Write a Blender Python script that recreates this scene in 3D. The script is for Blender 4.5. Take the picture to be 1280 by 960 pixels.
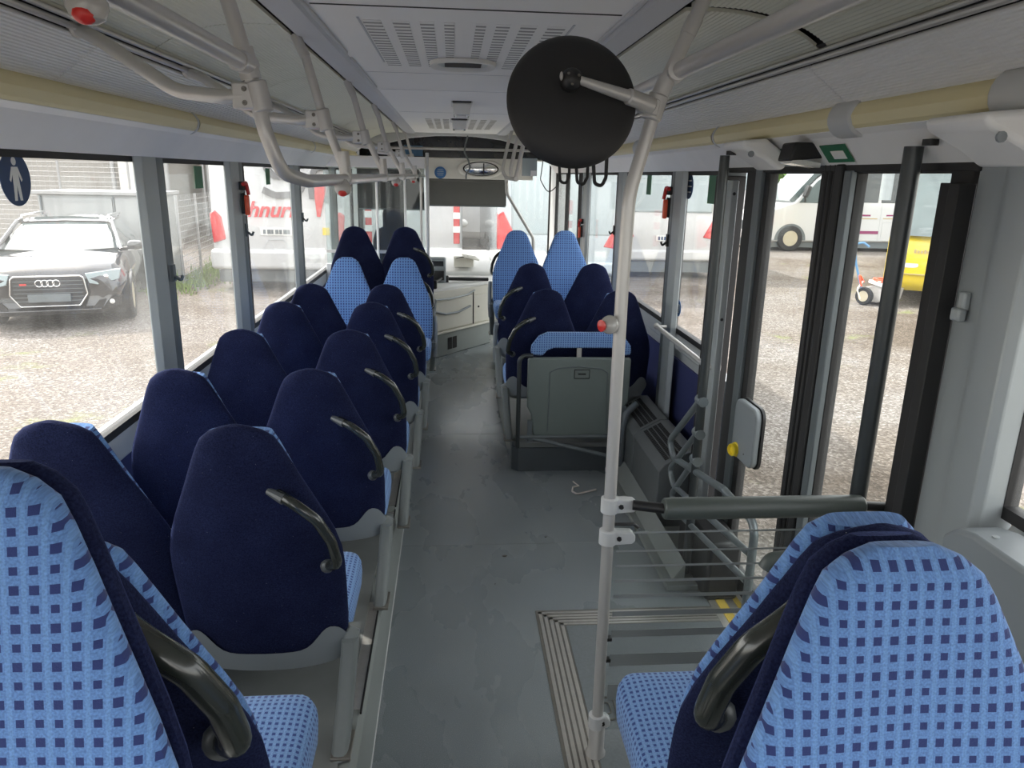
import bpy, bmesh, math, random
from mathutils import Vector, Matrix, Euler
random.seed(7)
for o in list(bpy.data.objects): bpy.data.objects.remove(o)
S = bpy.context.scene
COL = S.collection
PI = math.pi

# ---------------------------------------------------------------- camera
def make_camera():
    p, T, r = math.radians(15.802), math.radians(4.811), math.radians(1.2)
    fw = Vector((math.sin(T)*math.cos(p), math.cos(T)*math.cos(p), -math.sin(p)))
    rt = Vector((math.cos(T), -math.sin(T), 0)); up = rt.cross(fw)
    c, s = math.cos(r), math.sin(r)
    rt2 = rt*c + up*s; up2 = up*c - rt*s
    cd = bpy.data.cameras.new('camera'); cd.lens = 920/1280*36; cd.sensor_width = 36; cd.sensor_fit = 'HORIZONTAL'
    cd.clip_start = .02; cd.clip_end = 400
    o = bpy.data.objects.new('camera', cd); COL.objects.link(o)
    m = Matrix((rt2, up2, -fw)).transposed().to_4x4(); m.translation = (0, 0, 1.9)
    o.matrix_world = m; S.camera = o
make_camera()

# ---------------------------------------------------------------- light
W = bpy.data.worlds.new('world'); S.world = W; W.use_nodes = True
nt = W.node_tree; nt.nodes.clear()
bgn = nt.nodes.new('ShaderNodeBackground'); out = nt.nodes.new('ShaderNodeOutputWorld')
sky = nt.nodes.new('ShaderNodeTexSky'); sky.sky_type = 'NISHITA'; sky.sun_disc = False
sky.sun_elevation = math.radians(50); sky.sun_rotation = math.radians(-60); sky.air_density = 1.0; sky.dust_density = 4.0; sky.ozone_density = 1.0
mixs = nt.nodes.new('ShaderNodeMixRGB'); mixs.inputs[0].default_value = .6; mixs.inputs[2].default_value = (9.6, 9.3, 8.8, 1)
nt.links.new(sky.outputs[0], mixs.inputs[1]); nt.links.new(mixs.outputs[0], bgn.inputs[0]); nt.links.new(bgn.outputs[0], out.inputs[0])
bgn.inputs[1].default_value = 0.40
sd = bpy.data.lights.new('sun', 'SUN'); sd.energy = 4.0; sd.angle = math.radians(1.0); sd.color = (1, .96, .9)
so = bpy.data.objects.new('sun', sd); COL.objects.link(so)
SUN = Vector((-.60, .42, .92)).normalized()
so.rotation_euler = SUN.to_track_quat('Z', 'Y').to_euler()
so.location = (-20, 10, 30)
S.view_settings.view_transform = 'Standard'; S.view_settings.look = 'None'
S.view_settings.gamma = 1; S.view_settings.use_curve_mapping = False
S.view_settings.exposure = 0.5

# ---------------------------------------------------------------- materials
MATS = {}
def newmat(name):
    m = bpy.data.materials.new(name); m.use_nodes = True; MATS[name] = m
    return m, m.node_tree, m.node_tree.nodes['Principled BSDF']
def c4(c): return (c[0], c[1], c[2], 1)
def mat(name, col, rough=.5, metal=0., var=.06, scale=8., bump=0., bscale=200., coat=0., spec=.5, emis=None, sheen=0.):
    m, t, b = newmat(name)
    b.inputs['Roughness'].default_value = rough; b.inputs['Metallic'].default_value = metal
    b.inputs['Specular IOR Level'].default_value = spec; b.inputs['Coat Weight'].default_value = coat
    b.inputs['Sheen Weight'].default_value = sheen
    tc = t.nodes.new('ShaderNodeTexCoord'); n = t.nodes.new('ShaderNodeTexNoise')
    n.inputs['Scale'].default_value = scale; n.inputs['Detail'].default_value = 4
    t.links.new(tc.outputs['Object'], n.inputs['Vector'])
    mx = t.nodes.new('ShaderNodeMixRGB')
    mx.inputs[1].default_value = c4([c*(1-var) for c in col]); mx.inputs[2].default_value = c4([min(1, c*(1+var)) for c in col])
    t.links.new(n.outputs['Fac'], mx.inputs[0]); t.links.new(mx.outputs[0], b.inputs['Base Color'])
    if bump:
        n2 = t.nodes.new('ShaderNodeTexNoise'); n2.inputs['Scale'].default_value = bscale; n2.inputs['Detail'].default_value = 3
        t.links.new(tc.outputs['Object'], n2.inputs['Vector'])
        bp = t.nodes.new('ShaderNodeBump'); bp.inputs['Strength'].default_value = bump; bp.inputs['Distance'].default_value = .01
        t.links.new(n2.outputs['Fac'], bp.inputs['Height']); t.links.new(bp.outputs[0], b.inputs['Normal'])
    if emis: b.inputs['Emission Color'].default_value = c4(emis[0]); b.inputs['Emission Strength'].default_value = emis[1]
    return m
def ramp(t, stops):
    r = t.nodes.new('ShaderNodeValToRGB'); e = r.color_ramp.elements
    while len(e) < len(stops): e.new(.5)
    for i, (p, c) in enumerate(stops): e[i].position = p; e[i].color = c4(c)
    return r
def velour():
    m, t, b = newmat('navy_velour'); b.inputs['Roughness'].default_value = .95
    b.inputs['Specular IOR Level'].default_value = .1
    b.inputs['Sheen Weight'].default_value = .22; b.inputs['Sheen Roughness'].default_value = .35; b.inputs['Sheen Tint'].default_value = (.25, .35, .9, 1)
    tc = t.nodes.new('ShaderNodeTexCoord')
    n = t.nodes.new('ShaderNodeTexNoise'); n.inputs['Scale'].default_value = 260; n.inputs['Detail'].default_value = 3
    n3 = t.nodes.new('ShaderNodeTexNoise'); n3.inputs['Scale'].default_value = 7; n3.inputs['Detail'].default_value = 5
    for q in (n, n3): t.links.new(tc.outputs['Object'], q.inputs['Vector'])
    r = ramp(t, [(.3, (.006, .008, .028)), (.7, (.018, .024, .070))]); t.links.new(n.outputs['Fac'], r.inputs[0])
    r2 = ramp(t, [(.35, (.72, .72, .75)), (.7, (1.15, 1.15, 1.1))]); t.links.new(n3.outputs['Fac'], r2.inputs[0])
    mx = t.nodes.new('ShaderNodeMixRGB'); mx.blend_type = 'MULTIPLY'; mx.inputs[0].default_value = 1
    t.links.new(r.outputs[0], mx.inputs[1]); t.links.new(r2.outputs[0], mx.inputs[2])
    # lint specks
    v = t.nodes.new('ShaderNodeTexVoronoi'); v.inputs['Scale'].default_value = 42; t.links.new(tc.outputs['Object'], v.inputs['Vector'])
    lt = t.nodes.new('ShaderNodeMath'); lt.operation = 'LESS_THAN'; lt.inputs[1].default_value = .035; t.links.new(v.outputs['Distance'], lt.inputs[0])
    mx2 = t.nodes.new('ShaderNodeMixRGB'); mx2.inputs[2].default_value = (.22, .22, .26, 1)
    t.links.new(lt.outputs[0], mx2.inputs[0]); t.links.new(mx.outputs[0], mx2.inputs[1]); t.links.new(mx2.outputs[0], b.inputs['Base Color'])
    bp = t.nodes.new('ShaderNodeBump'); bp.inputs['Strength'].default_value = .35; bp.inputs['Distance'].default_value = .004
    t.links.new(n.outputs['Fac'], bp.inputs['Height']); t.links.new(bp.outputs[0], b.inputs['Normal'])
velour()
def checks(name, pitch, base, sq, duty=.5, sec=None):
    m, t, b = newmat(name); b.inputs['Roughness'].default_value = .9; b.inputs['Specular IOR Level'].default_value = .15
    b.inputs['Sheen Weight'].default_value = .15
    uv = t.nodes.new('ShaderNodeUVMap'); sp = t.nodes.new('ShaderNodeSeparateXYZ'); t.links.new(uv.outputs[0], sp.inputs[0])
    def M(op, a, bb=None):
        q = t.nodes.new('ShaderNodeMath'); q.operation = op
        for i, z in enumerate((a, bb)):
            if z is None: continue
            if isinstance(z, (int, float)): q.inputs[i].default_value = z
            else: t.links.new(z, q.inputs[i])
        return q.outputs[0]
    x = M('MULTIPLY', sp.outputs[0], 1/pitch); y = M('MULTIPLY', sp.outputs[1], 1/pitch)
    fx = M('FRACT', x); fy = M('FRACT', y)
    s1 = M('MULTIPLY', M('LESS_THAN', fx, duty), M('LESS_THAN', fy, duty))
    # every other row is a little smaller
    row = M('LESS_THAN', M('FRACT', M('MULTIPLY', y, .5)), .5)
    s2 = M('MULTIPLY', M('LESS_THAN', M('ABSOLUTE', M('SUBTRACT', fx, duty/2)), duty*.43), M('LESS_THAN', M('ABSOLUTE', M('SUBTRACT', fy, duty/2)), duty*.43))
    s = M('ADD', M('MULTIPLY', s1, row), M('MULTIPLY', s2, M('SUBTRACT', 1.0, row)))
    n = t.nodes.new('ShaderNodeTexNoise'); n.inputs['Scale'].default_value = 350; n.inputs['Detail'].default_value = 2
    t.links.new(uv.outputs[0], n.inputs['Vector'])
    rb = ramp(t, [(.3, [c*.75 for c in base]), (.7, [c*1.2 for c in base])]); t.links.new(n.outputs['Fac'], rb.inputs[0])
    mx = t.nodes.new('ShaderNodeMixRGB'); mx.inputs[2].default_value = c4(sq)
    t.links.new(s, mx.inputs[0]); t.links.new(rb.outputs[0], mx.inputs[1])
    # lighter stripes between columns
    st = M('MULTIPLY', M('GREATER_THAN', fx, .62), M('LESS_THAN', fx, .88))
    mx2 = t.nodes.new('ShaderNodeMixRGB'); mx2.blend_type = 'ADD'; mx2.inputs[2].default_value = (.03, .05, .06, 1)
    t.links.new(M('MULTIPLY', st, .8), mx2.inputs[0]); t.links.new(mx.outputs[0], mx2.inputs[1])
    t.links.new(mx2.outputs[0], b.inputs['Base Color'])
    bp = t.nodes.new('ShaderNodeBump'); bp.inputs['Strength'].default_value = .3; bp.inputs['Distance'].default_value = .003
    t.links.new(n.outputs['Fac'], bp.inputs['Height']); t.links.new(bp.outputs[0], b.inputs['Normal'])
checks('blue_check', .0215, (.12, .235, .50), (.030, .045, .15))
checks('blue_check_small', .0150, (.17, .30, .56), (.045, .08, .25))
def floor_mat():
    m, t, b = newmat('vinyl_floor')
    tc = t.nodes.new('ShaderNodeTexCoord')
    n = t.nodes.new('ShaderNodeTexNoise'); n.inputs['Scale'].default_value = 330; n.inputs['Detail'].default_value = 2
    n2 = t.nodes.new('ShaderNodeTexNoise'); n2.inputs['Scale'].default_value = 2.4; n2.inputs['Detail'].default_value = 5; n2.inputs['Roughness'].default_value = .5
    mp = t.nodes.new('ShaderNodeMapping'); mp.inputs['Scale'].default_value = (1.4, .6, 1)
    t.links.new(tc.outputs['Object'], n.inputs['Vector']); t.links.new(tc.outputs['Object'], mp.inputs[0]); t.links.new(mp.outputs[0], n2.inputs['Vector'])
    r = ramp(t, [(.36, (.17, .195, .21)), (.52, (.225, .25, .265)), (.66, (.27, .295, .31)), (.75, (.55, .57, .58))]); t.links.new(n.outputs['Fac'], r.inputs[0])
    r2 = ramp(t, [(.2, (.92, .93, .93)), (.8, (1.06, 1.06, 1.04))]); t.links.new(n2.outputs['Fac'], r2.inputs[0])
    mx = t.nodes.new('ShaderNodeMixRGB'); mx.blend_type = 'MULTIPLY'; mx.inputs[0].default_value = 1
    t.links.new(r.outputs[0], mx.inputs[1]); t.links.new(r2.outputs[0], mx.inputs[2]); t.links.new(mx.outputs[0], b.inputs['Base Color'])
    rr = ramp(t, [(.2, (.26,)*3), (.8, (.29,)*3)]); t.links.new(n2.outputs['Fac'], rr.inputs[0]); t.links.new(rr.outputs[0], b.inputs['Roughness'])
    bp = t.nodes.new('ShaderNodeBump'); bp.inputs['Strength'].default_value = .15; bp.inputs['Distance'].default_value = .002
    t.links.new(n.outputs['Fac'], bp.inputs['Height']); t.links.new(bp.outputs[0], b.inputs['Normal'])
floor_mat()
def gravel_mat():
    m, t, b = newmat('gravel'); b.inputs['Roughness'].default_value = .95; b.inputs['Specular IOR Level'].default_value = .2
    tc = t.nodes.new('ShaderNodeTexCoord')
    v = t.nodes.new('ShaderNodeTexVoronoi'); v.inputs['Scale'].default_value = 46
    n = t.nodes.new('ShaderNodeTexNoise'); n.inputs['Scale'].default_value = .33; n.inputs['Detail'].default_value = 8; n.inputs['Roughness'].default_value = .62
    n2 = t.nodes.new('ShaderNodeTexNoise'); n2.inputs['Scale'].default_value = 30; n2.inputs['Detail'].default_value = 5
    for q in (v, n, n2): t.links.new(tc.outputs['Object'], q.inputs['Vector'])
    sv = t.nodes.new('ShaderNodeSeparateXYZ'); t.links.new(v.outputs['Color'], sv.inputs[0])
    r = ramp(t, [(0., (.11, .10, .09)), (.4, (.165, .150, .138)), (.75, (.215, .20, .19)), (1., (.33, .32, .31))]); t.links.new(sv.outputs[0], r.inputs[0])
    r2 = ramp(t, [(.36, (.50, .42, .34)), (.48, (.82, .76, .70)), (.62, (1.0, .98, .97))]); t.links.new(n.outputs['Fac'], r2.inputs[0])
    mx = t.nodes.new('ShaderNodeMixRGB'); mx.blend_type = 'MULTIPLY'; mx.inputs[0].default_value = 1
    t.links.new(r.outputs[0], mx.inputs[1]); t.links.new(r2.outputs[0], mx.inputs[2])
    # weeds
    n4 = t.nodes.new('ShaderNodeTexNoise'); n4.inputs['Scale'].default_value = .8; n4.inputs['Detail'].default_value = 9; n4.inputs['Roughness'].default_value = .7
    mp = t.nodes.new('ShaderNodeMapping'); mp.inputs['Location'].default_value = (3.1, 1.7, 0); t.links.new(tc.outputs['Object'], mp.inputs[0]); t.links.new(mp.outputs[0], n4.inputs['Vector'])
    rg = ramp(t, [(.60, (0,)*3), (.68, (1,)*3)]); t.links.new(n4.outputs['Fac'], rg.inputs[0])
    mx3 = t.nodes.new('ShaderNodeMixRGB'); mx3.inputs[2].default_value = (.17, .20, .06, 1)
    ml = t.nodes.new('ShaderNodeMath'); ml.operation = 'MULTIPLY'; ml.inputs[1].default_value = .6
    t.links.new(rg.outputs[0], ml.inputs[0]); t.links.new(ml.outputs[0], mx3.inputs[0]); t.links.new(mx.outputs[0], mx3.inputs[1])
    t.links.new(mx3.outputs[0], b.inputs['Base Color'])
    bp = t.nodes.new('ShaderNodeBump'); bp.inputs['Strength'].default_value = .5; bp.inputs['Distance'].default_value = .012
    t.links.new(v.outputs['Distance'], bp.inputs['Height']); t.links.new(bp.outputs[0], b.inputs['Normal'])
gravel_mat()
def glass_mat(name, tint=(1, 1, 1), dirt=.04, gloss=1.0):
    m, t, b = newmat(name); t.nodes.remove(b)
    o = t.nodes['Material Output']
    tr = t.nodes.new('ShaderNodeBsdfTransparent'); tr.inputs[0].default_value = c4(tint)
    gl = t.nodes.new('ShaderNodeBsdfGlossy'); gl.inputs['Roughness'].default_value = .02
    df = t.nodes.new('ShaderNodeBsdfTranslucent'); df.inputs[0].default_value = (.9, .9, .88, 1)
    d2 = t.nodes.new('ShaderNodeBsdfDiffuse'); d2.inputs[0].default_value = (.8, .8, .78, 1)
    fr = t.nodes.new('ShaderNodeLayerWeight'); fr.inputs['Blend'].default_value = .5
    pw = t.nodes.new('ShaderNodeMath'); pw.operation = 'POWER'; pw.inputs[1].default_value = 5.; t.links.new(fr.outputs['Facing'], pw.inputs[0])
    ml = t.nodes.new('ShaderNodeMath'); ml.operation = 'MULTIPLY_ADD'; ml.inputs[1].default_value = .45*gloss; ml.inputs[2].default_value = .025*gloss; t.links.new(pw.outputs[0], ml.inputs[0])
    m1 = t.nodes.new('ShaderNodeMixShader'); t.links.new(ml.outputs[0], m1.inputs[0]); t.links.new(tr.outputs[0], m1.inputs[1]); t.links.new(gl.outputs[0], m1.inputs[2])
    tc = t.nodes.new('ShaderNodeTexCoord'); n = t.nodes.new('ShaderNodeTexNoise'); n.inputs['Scale'].default_value = 2.5; n.inputs['Detail'].default_value = 8; n.inputs['Roughness'].default_value = .7
    t.links.new(tc.outputs['Object'], n.inputs['Vector'])
    r = ramp(t, [(.3, (dirt*.3,)*3), (.75, (dirt*2,)*3)]); t.links.new(n.outputs['Fac'], r.inputs[0])
    ms = t.nodes.new('ShaderNodeMixShader'); ms.inputs[0].default_value = .5; t.links.new(df.outputs[0], ms.inputs[1]); t.links.new(d2.outputs[0], ms.inputs[2])
    m2 = t.nodes.new('ShaderNodeMixShader'); t.links.new(r.outputs[0], m2.inputs[0]); t.links.new(m1.outputs[0], m2.inputs[1]); t.links.new(ms.outputs[0], m2.inputs[2])
    t.links.new(m2.outputs[0], o.inputs[0])
glass_mat('window_glass', (.97, .98, .975), .05)
glass_mat('door_glass', (.95, .97, .96), .02)
glass_mat('screen_glass', (.90, .92, .92), .02, .6)
glass_mat('partition_glass', (.80, .85, .85), .03, .8)
mat('navy_panel', (.022, .03, .11), .9, bump=.2, bscale=300)
mat('grey_plastic', (.235, .26, .275), .45, var=.05)
mat('leg_grey', (.185, .205, .205), .45)
mat('light_plastic', (.52, .53, .53), .42, var=.04)
mat('rail_silver', (.50, .49, .475), .34, metal=.35, var=.03, coat=.2)
mat('handle_dark', (.022, .026, .023), .25, var=.1, coat=.4)
mat('black_plastic', (.012, .012, .013), .45, var=.2, bump=.05)
mat('mirror_black', (.013, .013, .014), .55, var=.2, bump=.1, bscale=500)
mat('black_rubber', (.014, .014, .015), .6, var=.2)
mat('pole_grey', (.045, .052, .055), .35, metal=.3, var=.06)
mat('tube_grey', (.17, .195, .205), .35, metal=.3, var=.05)
mat('heater_grey', (.105, .115, .118), .5, var=.1)
mat('mount_grey', (.075, .082, .085), .4)
mat('pad_grey', (.07, .083, .076), .42, var=.06)
mat('fold_grey', (.155, .185, .175), .45, var=.05)
mat('ceiling_grey', (.78, .775, .765), .6, var=.02, bump=.03)
mat('slot_dark', (.02, .02, .022), .8)
mat('channel_grey', (.46, .47, .50), .5, var=.08, scale=150)
mat('dome_panel', (.58, .58, .49), .38, var=.08, scale=5)
mat('rib_grey', (.76, .76, .75), .5, var=.03)
mat('cove_yellow', (.72, .64, .38), .45, var=.05, scale=4)
mat('fascia_silver', (.84, .835, .82), .42, metal=.0, var=.05)
mat('pillar_grey', (.34, .37, .38), .45, metal=.2, var=.04)
mat('pillar_dark', (.13, .15, .16), .45, metal=.2, var=.06)
mat('sill_grey', (.42, .44, .45), .4, metal=.2, var=.05)
mat('podium_grey', (.23, .25, .24), .5, var=.10, scale=6)
mat('podium_top', (.20, .21, .205), .55, var=.12, scale=12)
mat('podium_blue', (.075, .088, .098), .5, var=.1)
mat('alu', (.62, .60, .56), .35, metal=.75, var=.12, scale=40)
mat('alu_dark', (.20, .19, .17), .5, metal=.5, var=.2, scale=40)
mat('ramp_floor', (.17, .19, .20), .5, var=.2, scale=120)
mat('yellow_strip', (.72, .52, .08), .6, var=.12, scale=30)
mat('desk_cream', (.62, .60, .53), .5, var=.04)
mat('dash_white', (.72, .72, .70), .5, var=.03)
mat('red_plastic', (.55, .025, .02), .35)
mat('orange_red', (.75, .10, .04), .4)
mat('yellow_knob', (.85, .62, .02), .35)
mat('bulb_grey', (.40, .39, .37), .25, coat=.5)
mat('green_sticker', (.02, .15, .07), .5)
mat('blue_sticker', (.02, .11, .30), .5)
mat('navy_sticker', (.015, .05, .14), .5)
mat('white_paint', (.80, .80, .78), .5)
mat('white_body', (.55, .55, .55), .28, coat=.5, var=.03, scale=2)
mat('silver_body', (.45, .51, .54), .25, coat=.5, var=.05, scale=2)
mat('yellow_body', (.70, .52, .015), .3, coat=.5, var=.03)
mat('car_black', (.012, .013, .016), .14, coat=1., var=.1)
mat('car_glass', (.08, .11, .11), .12, coat=1., var=.3, scale=3)
mat('bus_glass', (.03, .04, .045), .1, coat=.6, var=.2, scale=2)
mat('pale_glass', (.34, .41, .43), .12, coat=.6, var=.1, scale=1.5)
mat('chrome', (.80, .80, .80), .12, metal=1., var=.02)
mat('tyre', (.02, .02, .02), .85, var=.2)
mat('tail_red', (.60, .02, .025), .25, coat=.8)
mat('brand_red', (.62, .03, .04), .45)
mat('brand_grey', (.16, .16, .165), .5)
mat('purple_stripe', (.23, .015, .10), .5)
mat('gold_stripe', (.42, .32, .14), .5)
mat('concrete_wall', (.30, .285, .26), .9, var=.12, scale=1.2, bump=.1, bscale=20)
mat('brick_wall', (.28, .25, .225), .9, var=.2, scale=14)
mat('cabinet_metal', (.32, .33, .33), .5, metal=.1, var=.12, scale=2.5)
mat('louvre_dark', (.30, .30, .30), .7)
mat('galv', (.36, .36, .36), .45, metal=.6, var=.05)
mat('mower_metal', (.50, .48, .46), .5, metal=.3, var=.2, scale=20)
mat('rim_metal', (.50, .45, .34), .35, metal=.1, var=.1)
mat('bark', (.10, .07, .05), .9)
mat('leaf', (.11, .20, .04), .7, var=.4, scale=3)
mat('leaf_light', (.20, .30, .06), .7, var=.3, scale=3)
mat('grass_blade', (.18, .26, .06), .7, var=.4, scale=5)
mat('blind_grey', (.095, .095, .09), .8, var=.06)
mat('panel_cream', (.62, .61, .57), .5, var=.02)
mat('dest_dark', (.015, .02, .03), .15, coat=.5, var=.5, scale=6)
mat('lamp_lens', (.75, .75, .72), .2, coat=.6)
mat('wire_white', (.65, .60, .55), .5)
mat('paper_yellow', (.85, .60, .05), .5)
mat('leaf_litter', (.05, .04, .03), .9)
mat('driver_navy', (.012, .016, .035), .9)
mat('blue_tube', (.10, .25, .45), .4)

# ---------------------------------------------------------------- mesh helpers
def fillet(pts, r, n=6):
    P = [Vector(p) for p in pts]
    if r <= 0 or len(P) < 3: return P
    o = [P[0]]
    for i in range(1, len(P)-1):
        a, b, c = P[i-1], P[i], P[i+1]
        u = (a-b); v = (c-b); lu, lv = u.length, v.length; u.normalize(); v.normalize()
        ang = u.angle(v, PI)
        if ang > PI-.03: o.append(b); continue
        d = min(r/math.tan(ang/2), lu*.48, lv*.48)
        p0, p1 = b+u*d, b+v*d
        for k in range(n+1):
            t = k/n; o.append(p0*(1-t)**2 + b*2*t*(1-t) + p1*t*t)
    o.append(P[-1]); return o
def sp(v, e): return math.copysign(abs(v)**e, v)
class MB:
    def __init__(s): s.v = []; s.f = []
    def add(s, v, f):
        k = len(s.v); s.v += [Vector(p) for p in v]; s.f += [tuple(i+k for i in q) for q in f]; return s
    def box(s, x0, x1, y0, y1, z0, z1):
        v = [(x, y, z) for x in (x0, x1) for y in (y0, y1) for z in (z0, z1)]
        return s.add(v, [(0, 1, 3, 2), (4, 6, 7, 5), (0, 4, 5, 1), (2, 3, 7, 6), (0, 2, 6, 4), (1, 5, 7, 3)])
    def obox(s, c, d, rot=(0, 0, 0)):
        m = Euler(rot).to_matrix(); c = Vector(c); h = [q/2 for q in d]
        v = [c + m @ Vector((x*h[0], y*h[1], z*h[2])) for x in (-1, 1) for y in (-1, 1) for z in (-1, 1)]
        return s.add(v, [(0, 1, 3, 2), (4, 6, 7, 5), (0, 4, 5, 1), (2, 3, 7, 6), (0, 2, 6, 4), (1, 5, 7, 3)])
    def prism(s, prof, axis, a, b, close=True):
        def P(p, t): return {'x': (t, p[0], p[1]), 'y': (p[0], t, p[1]), 'z': (p[0], p[1], t)}[axis]
        n = len(prof); v = [P(p, a) for p in prof] + [P(p, b) for p in prof]
        f = [(i, (i+1) % n, n+(i+1) % n, n+i) for i in range(n if close else n-1)]
        if close: f += [tuple(range(n-1, -1, -1)), tuple(range(n, 2*n))]
        return s.add(v, f)
    def sheet(s, prof, axis, a, b): return s.prism(prof, axis, a, b, False)
    def loft(s, rings, cap=True, closed=True):
        n = len(rings[0]); v = [p for r in rings for p in r]; f = []
        for i in range(len(rings)-1):
            for j in range(n if closed else n-1):
                f.append((i*n+j, i*n+(j+1) % n, (i+1)*n+(j+1) % n, (i+1)*n+j))
        if cap: f += [tuple(range(n-1, -1, -1)), tuple((len(rings)-1)*n+j for j in range(n))]
        return s.add(v, f)
    def tube(s, pts, r, cr=0, seg=14, rr=None, flat=1.):
        P = fillet(pts, cr); rings = []; N = len(P); up = None
        for i, p in enumerate(P):
            d = (P[min(i+1, N-1)] - P[max(i-1, 0)]).normalized()
            if up is None:
                up = Vector((0, 0, 1)) if abs(d.z) < .9 else Vector((0, 1, 0))
            a = d.cross(up)
            if a.length < 1e-5: a = d.cross(Vector((1, 0, 0)))
            a.normalize(); b = a.cross(d).normalized(); up = b
            q = r if rr is None else r*(rr[0] + (rr[1]-rr[0])*i/(N-1))
            rings.append([p + a*(math.cos(t)*q) + b*(math.sin(t)*q*flat) for t in [2*PI*k/seg for k in range(seg)]])
        return s.loft(rings)
    def lathe(s, prof, c=(0, 0, 0), d=(0, 0, 1), seg=28, cap=True):
        d = Vector(d).normalized(); a = d.orthogonal().normalized(); b = d.cross(a); c = Vector(c)
        rings = [[c + d*h + (a*math.cos(t) + b*math.sin(t))*max(r, 1e-4) for t in [2*PI*k/seg for k in range(seg)]] for r, h in prof]
        return s.loft(rings, cap=cap)
    def ball(s, c, r, sc=(1, 1, 1), seg=16):
        rings = []; c = Vector(c)
        for i in range(seg//2+1):
            t = PI*i/(seg//2); q = max(math.sin(t), .002)
            rings.append([c + Vector((q*math.cos(u)*r*sc[0], q*math.sin(u)*r*sc[1], math.cos(t)*r*sc[2])) for u in [2*PI*k/seg for k in range(seg)]])
        return s.loft(rings)
    def xf(s, m): s.v = [m @ p for p in s.v]; return s
    def ribbon(s, pts, w, y0, y1, cr=.1, closed=False):
        P = fillet([(p[0], 0, p[1]) for p in pts], cr); N = len(P); Lp = []; Rp = []
        for i, p in enumerate(P):
            d = (P[min(i+1, N-1)] - P[max(i-1, 0)]).normalized(); n_ = Vector((-d.z, 0, d.x))*(w/2)
            Lp.append((p+n_)); Rp.append((p-n_))
        rings = [[Vector((a.x, y0, a.z)), Vector((b.x, y0, b.z)), Vector((b.x, y1, b.z)), Vector((a.x, y1, a.z))] for a, b in zip(Lp, Rp)]
        return s.loft(rings)
    def build(s, name, m, parent=None, bevel=0, smooth=True, loc=None, uv=False, ang=35, bseg=2):
        me = bpy.data.meshes.new(name); me.from_pydata([tuple(p) for p in s.v], [], s.f)
        bm = bmesh.new(); bm.from_mesh(me); bmesh.ops.recalc_face_normals(bm, faces=bm.faces)
        if uv:
            L = bm.loops.layers.uv.new('UVMap')
            for f in bm.faces:
                n = f.normal; k = 1 if uv == 'y' else max(range(3), key=lambda i: abs(n[i])*(1.25 if i != 0 else 1))
                for l in f.loops:
                    c = l.vert.co
                    l[L].uv = {0: (c.y, c.z), 1: (c.x, c.z), 2: (c.x, c.y)}[k]
        bm.to_mesh(me); bm.free()
        if smooth: me.shade_smooth(); me.set_sharp_from_angle(angle=math.radians(ang))
        me.materials.append(MATS[m])
        o = bpy.data.objects.new(name, me); COL.objects.link(o)
        if parent: o.parent = parent
        if loc: o.location = loc
        if bevel:
            b = o.modifiers.new('bevel', 'BEVEL'); b.width = bevel; b.segments = bseg; b.limit_method = 'ANGLE'; b.angle_limit = math.radians(40)
        return o
def tag(o, label=None, cat=None, group=None, kind=None):
    for k, v in (('label', label), ('category', cat), ('group', group), ('kind', kind)):
        if v: o[k] = v
    return o
def empty(name, loc=(0, 0, 0), label=None, cat=None, group=None, rz=0):
    o = bpy.data.objects.new(name, None); COL.objects.link(o); o.location = loc; o.rotation_euler = (0, 0, rz); o.empty_display_size = .1
    return tag(o, label, cat, group)
def struct(o): o['kind'] = 'structure'; return o
def kids(o): return [c for c in bpy.data.objects if c.parent == o]
def copy_tree(o, parent=None):
    c = o.copy(); COL.objects.link(c)
    if parent: c.parent = parent
    for ch in list(o.children): copy_tree(ch, c)
    return c
def text(txt, size, m, parent, loc, rot, name='lettering', ext=.003, shear=0, sx=1, align='CENTER', bold=0):
    cu = bpy.data.curves.new('t', 'FONT'); cu.body = txt; cu.size = size; cu.extrude = ext; cu.shear = shear; cu.align_x = align; cu.align_y = 'CENTER'; cu.offset = bold
    ob = bpy.data.objects.new('t', cu); COL.objects.link(ob)
    dg = bpy.context.evaluated_depsgraph_get(); dg.update()
    me = bpy.data.meshes.new_from_object(ob.evaluated_get(dg)); bpy.data.objects.remove(ob)
    me.materials.clear(); me.materials.append(MATS[m])
    o = bpy.data.objects.new(name, me); COL.objects.link(o); o.parent = parent; o.location = loc; o.rotation_euler = rot; o.scale = (sx, 1, 1)
    return o
# ================================================================ SETTING
XC = .05
def X(s, d): return XC + s*d
Y0, Y1 = -2.2, 10.45
g = MB(); n = 60
g.add([(-60, -20, -.35), (60, -20, -.35), (60, 90, -.35), (-60, 90, -.35)], [(0, 1, 2, 3)])
struct(g.build('ground', 'gravel', smooth=False))

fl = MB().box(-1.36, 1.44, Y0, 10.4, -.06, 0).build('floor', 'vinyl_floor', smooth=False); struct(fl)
m = MB()
for y in (3.55, 5.3, 6.9): m.box(-.28, .40 if y > 4.5 else .95, y, y+.002, 0, .0008)
m.build('floor_seam', 'podium_grey', fl)
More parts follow.
